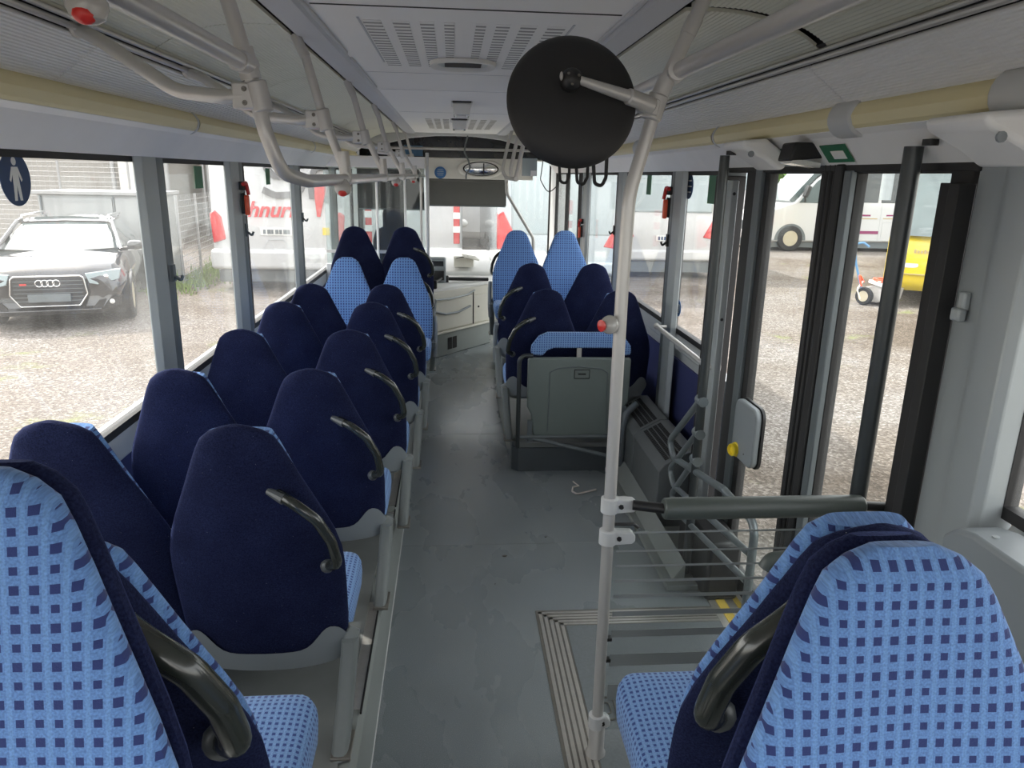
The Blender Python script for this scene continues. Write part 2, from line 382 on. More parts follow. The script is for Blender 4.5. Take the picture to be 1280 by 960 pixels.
# podiums under the seats
def podium(y0, y1, z, xi, side, mtop='podium_top'):
    s = side; xo = -1.36 if s < 0 else 1.44
    e = .012
    m = MB().prism([(xo, 0.001), (xi-s*0-(-s)*.0, 0.001), (xi+s*.012, z-.02), (xi+s*.03, z), (xo, z)], 'y', y0, y1)
    return m
pl = podium(Y0, 6.62, .23, -.272, -1).build('podium', 'podium_grey'); struct(pl)
MB().box(-1.33, -.335, Y0, 6.62, .2305, .236).build('podium_covering', 'podium_top', pl)
m = MB()
for y in (.1, 1.05, 1.95, 2.78, 3.48, 4.18, 4.9): m.box(-.34, -.298, y+.08, y+.70, .2305, .2345)
m.build('edge_strip', 'alu', pl, .0015)
m = MB()
for y in (.1, 1.05, 1.95, 2.78, 3.48, 4.18, 4.9): m.box(-.298, -.292, y+.06, y+.72, .2305, .238)
m.build('edge_channel', 'slot_dark', pl)
m = MB().tube([(-.275, Y0, .004), (-.275, 6.6, .004)], .006, seg=6); m.build('sealing_bead', 'light_plastic', pl)
p2 = podium(6.62, 7.66, .45, -.262, -1).build('podium', 'podium_grey'); struct(p2)
# right podium: blue riser, alu nosing
m = MB().prism([(.395, 4.60), (.435, 4.555), (1.06, 4.555), (1.06, 6.25), (.46, 6.25), (.395, 6.2)], 'z', .001, .165)
pr = m.build('podium', 'podium_blue'); struct(pr)
MB().prism([(.40, 4.61), (.44, 4.56), (1.44, 4.56), (1.44, 6.25), (.46, 6.25)], 'z', .165, .20).build('podium_covering', 'podium_top', pr, .004)
MB().box(.388, .398, 4.62, 6.25, .01, .185).build('riser_trim', 'podium_grey', pr, .002)
pr2 = MB().prism([(.435, 6.25), (1.44, 6.25), (1.44, 8.0), (.45, 8.0)], 'z', .001, .36).build('podium', 'podium_grey', None, .006); struct(pr2)
MB().box(.45, 1.42, 6.26, 7.98, .3605, .366).build('podium_covering', 'podium_top', pr2)
# rear raised platforms beside the camera
struct(MB().box(.42, 1.44, Y0, 1.08, .001, .33).build('podium', 'podium_grey', None, .006))

# ---- side walls
def wall(side):
    s = side; nm = 'left' if s < 0 else 'right'
    segs = [(Y0, Y1, -.25)] if s < 0 else [(Y0, 1.57, -.25), (3.62, 8.0, -.25)]
    m = MB()
    for a, b, z in segs:
        x0, x1 = sorted((X(s, 1.385), X(s, 1.45))); m.box(x0, x1, a, b, -.28, .90 if s < 0 else (1.05 if a < 0 else .88))
    # upper body shell above the windows
    x0, x1 = sorted((X(s, 1.33), X(s, 1.47))); m.box(x0, x1, Y0, Y1, 1.95, 2.5)
    w = m.build('wall_'+nm, 'sill_grey'); struct(w)
    m = MB()
    for a, b, z in segs:
        x0, x1 = sorted((X(s, 1.37), X(s, 1.385)))
        m.box(x0, x1, a+.02, b-.02, .24, .80 if not (s > 0 and a < 0) else 1.0)
    m.build('side_panel', 'navy_panel', w)
    m = MB()
    for a, b, z in segs:
        zz = .905 if s < 0 else (1.09 if a < 0 else .985)
        pr = [(X(s, 1.37), zz-.11), (X(s, 1.345), zz-.11), (X(s, 1.332), zz-.095), (X(s, 1.332), zz-.02), (X(s, 1.345), zz), (X(s, 1.37), zz)]
        m.prism(pr, 'y', a, b)
        if s > 0 and a > 0:
            m.prism([(X(s, 1.37), .22), (X(s, 1.34), .22), (X(s, 1.34), .30), (X(s, 1.35), .31), (X(s, 1.37), .31)], 'y', a, b)
    m.build('sill', 'sill_grey', w, .003)
    return w
wl = wall(-1); wr = wall(1)
m = MB().box(X(-1, 1.37), X(-1, 1.364), 2.42, 2.445, .55, .70); m.build('slot_plate', 'black_plastic', wl)

WN = [0]
def window(side, y0, y1, z0, z1, glass='window_glass', bar=True):
    WN[0] += 1; s = side; a, b = X(s, 1.335), X(s, 1.375); x0, x1 = min(a, b), max(a, b); t = .022
    m = MB()
    m.box(x0, x1, y0, y1, z0-.01, z0+t).box(x0, x1, y0, y1, z1-t, z1+.01).box(x0, x1, y0, y0+t, z0+t, z1-t).box(x0, x1, y1-t, y1, z0+t, z1-t)
    w = m.build('window_%d' % WN[0], 'black_rubber'); struct(w)
    xm = (x0+x1)/2
    MB().box(xm-.003, xm+.003, y0+.015, y1-.015, z0+.015, z1-.015).build('pane', glass, w, smooth=False)
    return w
for y0, y1 in ((-1.7, .80), (1.04, 3.34), (3.52, 4.60), (4.84, 6.38), (6.60, 8.34), (8.62, 10.0)): window(-1, y0, y1, .915, 1.945)
window(1, -1.7, 1.62, 1.10, 1.945)
for y0, y1 in ((3.66, 4.52), (4.72, 6.14), (6.32, 7.75)): window(1, y0, y1, .99, 1.945)
TR = [0]
def pillar(side, y0, y1, z0=.80, hook=None, m1='pillar_grey', m2='pillar_dark', split=.55):
    TR[0] += 1; s = side
    ym = y0 + (y1-y0)*split
    # front half (seen edge on) light, rear cover bulging inwards
    pr = [(X(s, 1.332), y0), (X(s, 1.325), y0), (X(s, 1.30), y0+.02), (X(s, 1.30), ym-.01), (X(s, 1.315), ym), (X(s, 1.332), ym)]
    o = MB().prism(pr, 'z', z0, 1.97).build('trim_%d' % TR[0], m1, None, .004); struct(o)
    pr = [(X(s, 1.334), ym), (X(s, 1.318), ym), (X(s, 1.312), ym+.015), (X(s, 1.325), y1-.01), (X(s, 1.334), y1)]
    MB().prism(pr, 'z', z0, 1.96).build('inner_cover', m2, o, .003)
    if hook:
        for hz in hook:
            h = MB()
            h.obox((X(s, 1.295), ym+.04, hz+.03), (.012, .035, .075))
            h.tube([(X(s, 1.292), ym+.04, hz+.02), (X(s, 1.265), ym+.04, hz-.005), (X(s, 1.255), ym+.04, hz+.02)], .007, .02, 8)
            h.build('coat_hook', 'pillar_dark' if s < 0 else 'black_plastic', o, .003)
    return o
pillar(-1, .73, 1.04); pillar(-1, 3.20, 3.52, hook=[1.42]); pillar(-1, 4.43, 4.80, hook=[1.52]); pillar(-1, 6.16, 6.57, hook=[1.5]); pillar(-1, 8.06, 8.57)
pillar(1, 4.38, 4.70, .22, hook=[1.5]); pillar(1, 5.95, 6.27, .22, hook=[1.45]); pillar(1, 7.53, 7.95, .22)
# right rear pillar between window and door
TR[0] += 1
pr = [(1.42, 1.60), (1.335, 1.60), (1.315, 1.62), (1.31, 1.70), (1.325, 1.735), (1.33, 1.75), (1.345, 1.86), (1.42, 1.86)]
o = MB().prism(pr, 'z', .0, 1.99).build('trim_%d' % TR[0], 'pillar_grey', None, .004); struct(o)
h = MB().obox((1.325, 1.80, 1.61), (.02, .028, .05)).obox((1.316, 1.80, 1.575), (.025, .035, .035)); h.build('latch', 'pillar_grey', o, .006)
# moulded panel below the rear right window
TR[0] += 1
pr = [(.60, -.8), (1.10, -.8), (1.10, 1.50), (1.085, 1.56), (1.05, 1.60), (.60, 1.60)]
o = MB().prism([(p[1], p[0]) for p in pr], 'x', 1.235, 1.36).build('trim_%d' % TR[0], 'grey_plastic', None, .012, bseg=3); struct(o)
MB().lathe([(0, 0), (.008, 0), (.008, .003), (0, .003)], (1.28, 1.48, 1.10)).build('screw', 'pillar_grey', o)

# ---- double door
def door_leaf(idx, y0, y1, lb, la):
    d = MB()
    x0, x1 = 1.345, 1.385
    d.box(x0, x1, y0, y0+lb, .02, 1.97).box(x0, x1, y1-la, y1, .02, 1.97).box(x0, x1, y0+lb, y1-la, 1.93, 1.97).box(x0, x1, y0+lb, y1-la, .02, .12)
    o = d.build('door_%d' % idx, 'black_rubber', None, .004); struct(o)
    MB().box(1.362, 1.368, y0+lb-.01, y1-la+.01, .11, 1.94).build('pane', 'door_glass', o, smooth=False)
    return o
d1 = door_leaf(1, 1.88, 2.55, .09, .10)
MB().box(1.325, 1.348, 2.452, 2.50, .04, 1.94).build('frame_cover', 'pillar_dark', d1, .004)
MB().box(1.322, 1.35, 2.51, 2.56, .03, 1.96).build('rubber_edge', 'black_rubber', d1, .006)
m = MB(); m.box(1.30, 1.35, 1.865, 1.905, .03, 1.905).box(1.315, 1.35, 1.915, 1.965, .03, 1.905); m.build('brush_seal', 'black_rubber', d1, .003)
d2 = door_leaf(2, 2.57, 3.20, .13, .05)
m = MB()
for y in (2.585, 2.62, 2.655): m.tube([(1.345, y, .04), (1.345, y, 1.96)], .012, seg=8)
m.build('rubber_edge', 'black_rubber', d2)
# hinge column on the far side of the door: grey edge, black gap, brown grey cover, black frame
TR[0] += 1
o = MB().box(1.33, 1.40, 3.20, 3.27, .02, 1.97).build('trim_%d' % TR[0], 'pillar_dark', None, .004); struct(o)
MB().box(1.345, 1.40, 3.27, 3.40, .02, 1.97).build('rubber_gap', 'black_rubber', o)
cv = MB().box(1.285, 1.32, 3.42, 3.54, .02, 1.90).build('hinge_cover', 'pillar_grey', o, .005)
m = MB()
for z in (1.84, 1.25): m.lathe([(0, 0), (.008, 0), (.006, .004), (0, .004)], (1.30, 3.42, z), (0, -1, 0), 10)
m.build('bolt', 'black_plastic', cv)
MB().box(1.27, 1.40, 3.545, 3.60, .02, 1.92).build('frame_bar', 'black_rubber', o, .004)
MB().box(1.30, 1.42, 3.60, 3.66, .2, 1.95).build('frame_edge', 'pillar_dark', o, .004)
# header over the door
TR[0] += 1
o = MB().box(1.335, 1.40, 1.85, 3.66, 1.935, 1.985).build('trim_%d' % TR[0], 'black_rubber', None, .003); struct(o)
# threshold with yellow warning strip
TR[0] += 1
o = MB().box(1.19, 1.44, 1.9, 3.1, .0005, .006).build('trim_%d' % TR[0], 'alu', None, .001); struct(o)
MB().box(1.225, 1.268, 1.9, 3.05, .006, .010).build('warning_strip', 'yellow_strip', o)
MB().box(1.31, 1.335, 1.9, 3.05, .006, .010).build('warning_strip', 'yellow_strip', o)

# front door on the right (bright leaves seen behind the pale seats)
d3 = door_leaf(3, 8.0, 8.9, .05, .04); d4 = door_leaf(4, 8.92, 9.85, .04, .05)

# ---- ribbed panel helper
def ribbed(p0, p1, y0, y1, n, depth=.0045, t=.008):
    p0 = Vector(p0); p1 = Vector(p1); d = (p1-p0); nrm = Vector((-d[1], d[0])).normalized()
    if nrm[1] > 0: nrm = -nrm
    pts = []
    for i in range(n):
        for k, off in ((.0, 0), (.25, depth), (.75, depth), (1., 0)):
            if k == 1. and i < n-1: continue
            q = p0 + d*((i+k)/n) + nrm*off; pts.append((q[0], q[1]))
    back = [(p1[0]-nrm[0]*t, p1[1]-nrm[1]*t), (p0[0]-nrm[0]*t, p0[1]-nrm[1]*t)]
    return MB().prism(pts+back, 'y', y0, y1)
def qbez(a, c, b, n):
    return [tuple(a[i]*(1-t)**2 + 2*c[i]*t*(1-t) + b[i]*t*t for i in (0, 1)) for t in [k/n for k in range(n+1)]]
def dome(s, y0, y1):
    c = qbez((X(s, .625), 2.368), (X(s, .90), 2.385), (X(s, 1.045), 2.275), 60)
    pts = []
    for i, p in enumerate(c): pts.append((p[0], p[1] + (.0022 if i % 2 else 0)))
    top = [(p[0], p[1]+.012) for p in c[::-1]]
    return MB().prism(pts+top, 'y', y0, y1)
for s in (-1, 1):
    nm = 'left' if s < 0 else 'right'
    # fascia strip under the cove light
    a = [(X(s, 1.335), 1.945), (X(s, 1.295), 1.945), (X(s, 1.215), 2.045), (X(s, 1.19), 2.06), (X(s, 1.20), 2.10), (X(s, 1.335), 2.10)]
    TR[0] += 1
    f = MB().prism(a, 'y', Y0, 9.9).build('trim_%d' % TR[0], 'fascia_silver', ang=20); struct(f)
    # yellow tube covers
    joints = [-2.0, -.6, .86, 2.36 if s > 0 else 2.02, 3.58, 5.05, 6.5, 7.9, 9.3]
    for i in range(len(joints)-1):
        ya, yb = joints[i]+.012, joints[i+1]-.012
        prof = []
        for k in range(22):
            t = 2*PI*k/22; rx = .052 + (.002 if k % 4 == 0 else 0)
            prof.append((X(s, 1.225)-s*(math.cos(t)*rx), 2.097+math.sin(t)*.047 + (.0015 if k % 3 == 0 else 0)))
        lc = MB().prism(prof, 'y', ya, yb).build('cove_light_cover', 'cove_yellow', f, ang=25)
        jm = MB()
        if s > 0 and i in (3, 5):
            prof = [(X(s, 1.225)-s*(math.cos(2*PI*k/20)*.062), 2.097+math.sin(2*PI*k/20)*.060) for k in range(20)]
            jm.prism(prof, 'y', joints[i]-.05, joints[i]+.09); jm.build('joint_cover', 'light_plastic', f, .008)
        else:
            prof = [(X(s, 1.225)-s*(math.cos(2*PI*k/20)*.05), 2.097+math.sin(2*PI*k/20)*.045) for k in range(20)]
            jm.prism(prof, 'y', joints[i]-.012, joints[i]+.012); jm.build('joint_ring', 'black_plastic', f)
            prof = [(X(s, 1.225)-s*(math.cos(2*PI*k/20)*.056), 2.097+math.sin(2*PI*k/20)*.052) for k in range(20)]
            MB().prism(prof, 'y', joints[i]-.03, joints[i]-.013).build('joint_clip', 'light_plastic', f)
    if s > 0:
        prof = [(X(s, 1.225)-s*(math.cos(2*PI*k/20)*.066), 2.097+math.sin(2*PI*k/20)*.064) for k in range(20)]
        MB().prism(prof, 'y', 1.35, 1.70).build('end_cap', 'light_plastic', f, .012)
    # ribbed wall panel above the tube
    TR[0] += 1; rp = None
    js = [-2.0, -.5, .9, 2.39, 3.85, 5.3, 6.8, 8.3, 9.4]
    for i in range(len(js)-1):
        q = ribbed((X(s, 1.205), 2.138), (X(s, 1.06), 2.243), js[i]+.003, js[i+1]-.003, 17)
        o = q.build('trim_%d' % TR[0] if rp is None else 'ribbed_panel', 'rib_grey', rp, ang=20)
        if rp is None: rp = struct(o)
    # dark backing behind the panels, and the mounting track
    m = MB().prism([(X(s, 1.22), 2.155), (X(s, 1.03), 2.29), (X(s, 1.04), 2.32), (X(s, 1.30), 2.32), (X(s, 1.30), 2.15)], 'y', Y0, 9.5); m.build('backing', 'slot_dark', rp)
    m = MB().tube([(X(s, 1.045), Y0, 2.256), (X(s, 1.045), 9.4, 2.256)], .009, seg=10).tube([(X(s, 1.032), Y0, 2.272), (X(s, 1.032), 9.4, 2.272)], .007, seg=10)
    m.build('mounting_track', 'rail_silver', rp)
    # dome diffuser panels
    TR[0] += 1; dp = None
    js = [-2.0, -.2, 1.25, 2.75 if s < 0 else 2.30, 4.15, 5.6, 7.05, 8.4, 9.4]
    for i in range(len(js)-1):
        gap = .004; a, b = js[i]+gap, js[i+1]-gap
        if s > 0 and i == 2: b -= .05
        o = dome(s, a, b).build('trim_%d' % TR[0] if dp is None else 'diffuser_panel', 'dome_panel', dp, ang=15)
        if dp is None: dp = struct(o)
    MB().sheet([(X(s, .60), 2.40), (X(s, .90), 2.415), (X(s, 1.07), 2.30)], 'y', Y0, 9.45).build('backing', 'slot_dark', dp)
    # perforated channel beside the ceiling
    TR[0] += 1
    pr = [(X(s, .49), 2.378), (X(s, .505), 2.366), (X(s, .60), 2.366), (X(s, .605), 2.372), (X(s, .605), 2.41), (X(s, .49), 2.41)]
    ch = MB().prism(pr, 'y', Y0, 9.4).build('trim_%d' % TR[0], 'channel_grey', ang=20); struct(ch)
    MB().box(*sorted((X(s, .607), X(s, .622))), Y0, 9.4, 2.385, 2.41).build('slot', 'slot_dark', ch)
# ---- ceiling
ce = MB().box(X(-1, .50), X(1, .50), Y0, 9.42, 2.38, 2.42).build('ceiling', 'ceiling_grey', smooth=False); struct(ce)
m = MB()
m.box(X(-1, .47), X(1, .47), 2.44, 2.452, 2.3785, 2.381); m.build('panel_seam', 'slot_dark', ce)
m = MB()
for y in (3.95, 4.72, 6.35): m.box(X(-1, .47), X(1, .47), y, y+.004, 2.3785, 2.381)
m.build('panel_seam', 'channel_grey', ce)
m = MB()   # hatch handles recesses along the channel
for y0, y1 in ((2.2, 3.35), (3.5, 4.6)):
    for s in (-1, 1): m.obox((X(s, .485), (y0+y1)/2, 2.379), (.012, y1-y0, .02))
m.build('hatch_rim', 'channel_grey', ce, .004)
roof = struct(MB().box(-1.44, 1.54, Y0-.1, Y1+.15, 2.47, 2.75).build('trim_%d' % (TR[0]+1), 'white_body')); TR[0] += 1
# louvred hatch: raised slats
lv = MB()
cols = [(-.235, .060), (-.130, .056), (-.035, .050), (.045-.0, .040)]
xs = [(-.262, .062), (-.168, .056), (-.082, .048), (-.008, .036), (.098, .036), (.172, .048), (.258, .056), (.352, .062)]
for cx, w in xs:
    w *= 1.
    for k in range(18):
        y = 2.66 + k*.058
        lv.prism([(y, 2.3797), (y+.030, 2.3797), (y+.030, 2.3785), (y, 2.3785)], 'x', cx-w/2, cx+w/2)
lv.build('louvre', 'ceiling_grey', ce, smooth=False)
lv2 = MB()
for cx, w in xs:
    for k in range(18):
        y = 2.66 + k*.058
        lv2.box(cx-w/2+.001, cx+w/2-.001, y+.030, y+.056, 2.3782, 2.3812)
lv2.build('louvre_slot', 'louvre_dark', ce)
m = MB()
for cx in (-.215, -.135, -.055, .20, .29, .38):
    for k in range(10): m.box(cx-.028, cx+.028, 7.1+k*.15, 7.1+k*.15+.06, 2.3785, 2.381)
m.build('vent_slot', 'alu_dark', ce)
m = MB().box(X(-1, .355), X(-1, .348), 2.62, 3.6, 2.3775, 2.381).box(X(1, .348), X(1, .355), 2.62, 3.6, 2.3775, 2.381); m.build('pressed_line', 'channel_grey', ce)

# ---- rear of the bus, behind the camera
m = MB().box(-1.42, 1.52, Y0-.06, Y0, -.28, 1.0).box(-1.42, 1.52, Y0-.06, Y0, 2.0, 2.5).box(-1.42, -1.2, Y0-.06, Y0, 1.0, 2.0).box(1.3, 1.52, Y0-.06, Y0, 1.0, 2.0)
struct(m.build('wall_rear', 'light_plastic'))
# ---- front: body below the windscreen, header, side door posts
m = MB().box(-1.40, 1.50, Y1, Y1+.07, -.28, .74).box(-1.40, 1.50, Y1, Y1+.07, 2.33, 2.5).box(-1.40, -1.28, 10.0, Y1+.05, .9, 2.4).box(1.36, 1.50, 9.85, Y1+.05, -.2, 2.4)
wf = m.build('wall_front', 'light_plastic'); struct(wf)
WN[0] += 1
m = MB().box(-1.30, 1.38, Y1+.01, Y1+.04, .72, .77).box(-1.30, 1.38, Y1+.01, Y1+.04, 2.32, 2.36).box(-1.32, -1.27, Y1+.01, Y1+.04, .72, 2.36).box(1.34, 1.39, Y1+.01, Y1+.04, .72, 2.36)
w = m.build('window_%d' % WN[0], 'black_rubber'); struct(w)
MB().box(-1.28, 1.36, Y1+.02, Y1+.026, .75, 2.33).build('pane', 'window_glass', w, smooth=False)
# arched ceiling end
TR[0] += 1
arch = [(-1.2, 2.45), (-1.2, 2.17), (-.95, 2.21), (-.50, 2.315), (-.2, 2.345), (.05, 2.35), (.3, 2.345), (.6, 2.315), (1.05, 2.21), (1.3, 2.17), (1.3, 2.45)]
o = MB().prism(arch, 'y', 9.42, 9.50).build('trim_%d' % TR[0], 'light_plastic', None, .006); struct(o)
# ================================================================ SEATS
HP = [(0, .208), (.04, .232), (.11, .242), (.36, .246), (.44, .243), (.51, .226), (.58, .198), (.66, .164), (.74, .132), (.79, .113), (.825, .092), (.85, .060), (.862, .016)]
def hw(s, k=1.):
    for (a, p), (b, q) in zip(HP, HP[1:]):
        if a <= s <= b: return (p+(q-p)*(s-a)/(b-a))*k
    return HP[-1][1]
def smooth_hw(s, w=.03):
    if s > .80: return hw(s)
    return sum(hw(max(0, s+d)) for d in (-w, -w/2, 0, w/2, w))/5
LEAN = .196
def P_back(x, y, s, zb):      # frame of the leaning backrest: y = offset towards the front of the seat
    c = 1/math.sqrt(1+LEAN**2)
    return Vector((x, -LEAN*s*c + y*c, zb + s*c + y*LEAN*c))
S_L = [0, .015, .04, .08, .14, .22, .30, .38, .44, .50, .56, .62, .68, .74, .79, .82, .842, .855, .862]
SB = [0.]
def mp(s): return s if s > .40 else SB[0] + s*(.40-SB[0])/.40
def backloft(zb, yo, th, scale=1., s0=0, s1=1., N=28, e=.62, ds=0.):
    rings = []
    for s in S_L:
        if s < s0 or s > s1: continue
        w = smooth_hw(s)*scale
        q = min(1, (.862-s)/.05 + .25); q2 = min(1, (s-s0)/.03+.5)
        t = th*min(q, 1)*q2
        # wrap of the shell: sides come forward
        ring = []
        for k in range(N):
            a = 2*PI*k/N; x = w*sp(math.cos(a), e); y = t*sp(math.sin(a), .8)
            wrap = .035*(abs(x)/.25)**2
            ring.append(P_back(x, yo + y + wrap, mp(s)+ds, zb))
        rings.append(ring)
    return MB().loft(rings)
def rrect(w, d, r, n=5):
    o = []
    for cx, cy, a0 in ((w-r, d-r, 0), (-w+r, d-r, PI/2), (-w+r, -d+r, PI), (w-r, -d+r, 1.5*PI)):
        for k in range(n+1):
            a = a0 + PI/2*k/n; o.append((cx+r*math.cos(a), cy+r*math.sin(a)))
    return o
def make_seat(zb, floor_z, aisle, light_pad='blue_check', handle=True, leg=True, arm=False, shell='navy_velour', grip=1., cush=-.03, hs=0., pad=.88, sb=.13):
    """aisle: +1 / -1 = local x side that carries handle and leg. Seat faces local +y. Origin on the podium."""
    root = empty('bus_seat'); z = zb - floor_z; SB[0] = sb
    (backloft(z, -.014, .032) if pad < .93 else backloft(z, -.006, .028, .965, 0, .856)).build('back_cover', shell, root)
    backloft(z, (.040 if pad > .93 else .030) if pad > .9 else .022, .030 if pad < .93 else .036, pad, .03, .855 if pad > .93 else (.842 if pad > .9 else .83)).build('backrest_pad', light_pad, root, uv='y')
    # grey lower shell with a scalloped top
    m = MB(); rows = []
    N = 36; V = 6
    def top(u):
        au = abs(u)
        return .046 + .075*math.exp(-((au-.80)/.20)**2) - (.03*max(0, (au-.9)/.1))
    for j in range(V+1):
        row = []
        for i in range(N+1):
            u = -1+2*i/N; a = PI + PI*(i/N)      # rear half
            s = top(u)*j/V - .012*(1-j/V)
            w = smooth_hw(max(0, s))*1.0+.008
            a2 = a if True else 0
            x = w*sp(math.cos(a2), .62); y = (.032+.009)*sp(math.sin(a2), .6)
            s = sb + top(x/w)*j/V - .022*(1-j/V)
            row.append(P_back(x, -.014 + y + .035*(abs(x)/.25)**2, s, z))
        rows.append(row)
    m.loft(rows, cap=False, closed=False)
    # underside
    rows2 = [rows[0], [P_back(p.x, .02, sb-.022, z) for p in rows[0]]]
    m.loft(rows2, cap=False, closed=False)
    m.build('lower_shell', 'grey_plastic', root, ang=50)
    # cushion
    rings = []
    zc = z+.115+cush
    for zz, k, kk in ((0, .93, 0), (.018, .985, 0), (.05, 1, 0), (.082, .995, 0), (.102, .965, 0), (.112, .90, 0), (.116, .75, 0), (.118, .3, 0)):
        rings.append([Vector((x*k, .235 + y*(k if k > .8 else k), zc+zz + .02*max(0, y/.2)*(1 if zz > .03 else 0) - .010*(1-min(1, abs(x)/.2)) * (1 if zz > .1 else 0))) for x, y in rrect(.232, .215, .05)])
    MB().loft(rings).build('seat_cushion', 'blue_check_small' if light_pad == 'blue_check' else light_pad, root, uv=True)
    rings = []
    for zz, k in ((-.035, .86), (-.01, .95), (.004, .96)):
        rings.append([Vector((x*k, .235+y*k, zc+zz)) for x, y in rrect(.232, .215, .05)])
    MB().loft(rings).build('seat_pan', 'grey_plastic', root)
    a = aisle
    if handle:
        def H(dx, y, s): return P_back(a*dx, y, s, z)
        pts = [H(.095, -.045, .668+hs), H(.150, -.085, .660+hs), H(.200, -.088, .612+hs), H(.232, -.086, .54+hs), H(.244, -.082, .455+hs), H(.208, -.050, .425+hs)]
        MB().tube(pts, .0150*grip, .07, 14).build('grab_handle', 'handle_dark', root)
        MB().tube([H(.070, -.040, .675+hs), H(.115, -.062, .664+hs)], .0165*grip, seg=10, rr=(.6, 1.0)).build('handle_mount', 'mount_grey', root)
        MB().ball(H(.208, -.052, .425+hs), .020*grip, (1, .9, 1), 12).build('handle_mount', 'mount_grey', root)
    if leg:
        m = MB()
        zl = z+.055+sb*.6
        m.tube([(a*.225, -.01, zl+.02), (a*.262, -.01, zl)], .030, seg=14)
        m.obox((a*.200, .05, zl+.02), (.03, .16, .05))
        b = m.build('leg_bracket', 'leg_grey', root, .006)
        # curved flat pedestal
        rings = []
        for t in [i/10 for i in range(11)]:
            zz = (zl+.02)*(1-t)
            yy = -.005 - .15*t**1.3
            xx = .246 - .022*t
            wy = .056 - .014*math.sin(PI*t) + .008*t**3
            rings.append([Vector((a*(xx + .026*sp(math.cos(q), .6)), yy + wy*sp(math.sin(q), .6), zz)) for q in [2*PI*k/16 for k in range(16)]])
        MB().loft(rings).build('leg', 'leg_grey', root)
        MB().box(min(a*.20, a*.26), max(a*.20, a*.26), -.215, -.095, 0, .012).build('foot_plate', 'alu_dark', root, .003)
    else:
        m = MB().obox((-a*.18, .10, z+.07), (.10, .24, .03)).obox((-a*.20, .08, (z+.08)/2), (.035, .05, z+.08)); m.build('leg', 'grey_plastic', root, .004)
    if arm:
        m = MB().tube([P_back(a*.255, .00, .36, z), P_back(a*.262, .02, .30, z), P_back(a*.262, .03, .12, z), P_back(a*.255, .02, .02, z)], .019, .03, 12)
        m.build('armrest', 'grey_plastic', root)
    return root
def place(o, x, y, fz, rz=0, label=None, group=None, name=None):
    o.location = (x, y, fz); o.rotation_euler = (0, 0, rz)
    tag(o, label, 'seat', group); 
    if name: o.name = name
    return o
G1 = 'navy forward facing seats left of the aisle'
seatA = make_seat(.37, .236, 1)                # aisle seat
seatW = make_seat(.37, .236, 1, handle=False, leg=False)
rowsL = [(2.80, -.515, -.985), (3.50, -.47, -.948), (4.25, -.445, -.925), (4.94, -.425, -.898)]
names = ['second', 'third', 'fourth', 'fifth']
hints = ['behind the nearest full navy seat', 'beside the window pillar with the red hammer', 'in front of the coach lettering in the window', 'just behind the pale blue pair']
for i, (y, xa, xw) in enumerate(rowsL):
    o = seatA if i == 0 else copy_tree(seatA)
    place(o, xa, y, .236, 0, 'navy aisle seat with dark handle, %s of the left aisle rows from the rear' % names[i], G1)
    o = seatW if i == 0 else copy_tree(seatW)
    place(o, xw, y, .236, 0, 'navy window seat without handle, %s of the left window rows from the rear' % names[i], G1)
s1 = make_seat(.425, .236, 1, cush=-.10, sb=.05)
place(s1, -.560, 2.02, .236, 0, 'large navy seat back with grey lower shell, nearest complete one left of the aisle', G1)
s1w = make_seat(.425, .236, 1, handle=False, leg=False, cush=-.10, sb=.05)
place(s1w, -1.035, 2.06, .236, 0, 'navy window seat cut by the left picture edge beside the sunlit sill', G1)
s0 = make_seat(.56, .236, 1, grip=1.5, cush=-.115, hs=.112, pad=.915)
place(s0, -.553, 1.10, .236, 0, 'navy seat with thick dark handle squeezed behind the patterned seat at bottom left', G1)
l0 = make_seat(.72, .236, -1, handle=False, pad=.99)
place(l0, -.545, .70, .236, PI, 'pale blue checked seat back facing the camera at the bottom left corner', 'pale blue rear facing seats')
# pale pair and raised navy pair on the left
GP = 'pale blue rear facing seats'
o = make_seat(.37, .236, -1, handle=True, arm=True, pad=.975); seatP = o
place(o, -.405, 6.18, .236, PI, 'pale blue checked rear facing aisle seat left of the aisle before the raised navy pair', GP)
o = make_seat(.37, .236, -1, handle=False, leg=False, pad=.975)
place(o, -.875, 6.16, .236, PI, 'pale blue checked rear facing window seat on the left side', GP)
G7 = 'raised navy seats behind the driver'
o = make_seat(.60, .45, 1)
place(o, -.415, 6.90, .45, 0, 'raised navy aisle seat with handle behind the driver partition', G7)
o = make_seat(.60, .45, 1, handle=False, leg=False)
place(o, -.860, 6.88, .45, 0, 'raised navy window seat behind the driver partition', G7)
# right side
GR = 'navy seats right of the aisle'
ra = make_seat(.37, .20, -1); place(ra, .60, 4.80, .20, 0, 'navy aisle seat with handle directly behind the grey folding seat panel', GR)
o = make_seat(.37, .20, -1, handle=False, leg=False); place(o, 1.075, 4.78, .20, 0, 'navy window seat half hidden by the silver grab pole', GR)
o = make_seat(.42, .20, -1, arm=True); place(o, .605, 5.78, .20, 0, 'navy aisle seat with handle, second row right of the aisle', GR)
o = make_seat(.42, .20, -1, handle=False, leg=False); place(o, 1.088, 5.80, .20, 0, 'navy window seat in the second right row against the pale seats', GR)
o = make_seat(.545, .366, 1, handle=True, arm=True, pad=.975); place(o, .625, 7.10, .366, PI, 'pale blue checked rear facing aisle seat right of the aisle with open side handle', GP)
o = make_seat(.545, .366, 1, handle=False, leg=False, pad=.975); place(o, 1.10, 7.14, .366, PI, 'pale blue checked rear facing window seat on the right side', GP)
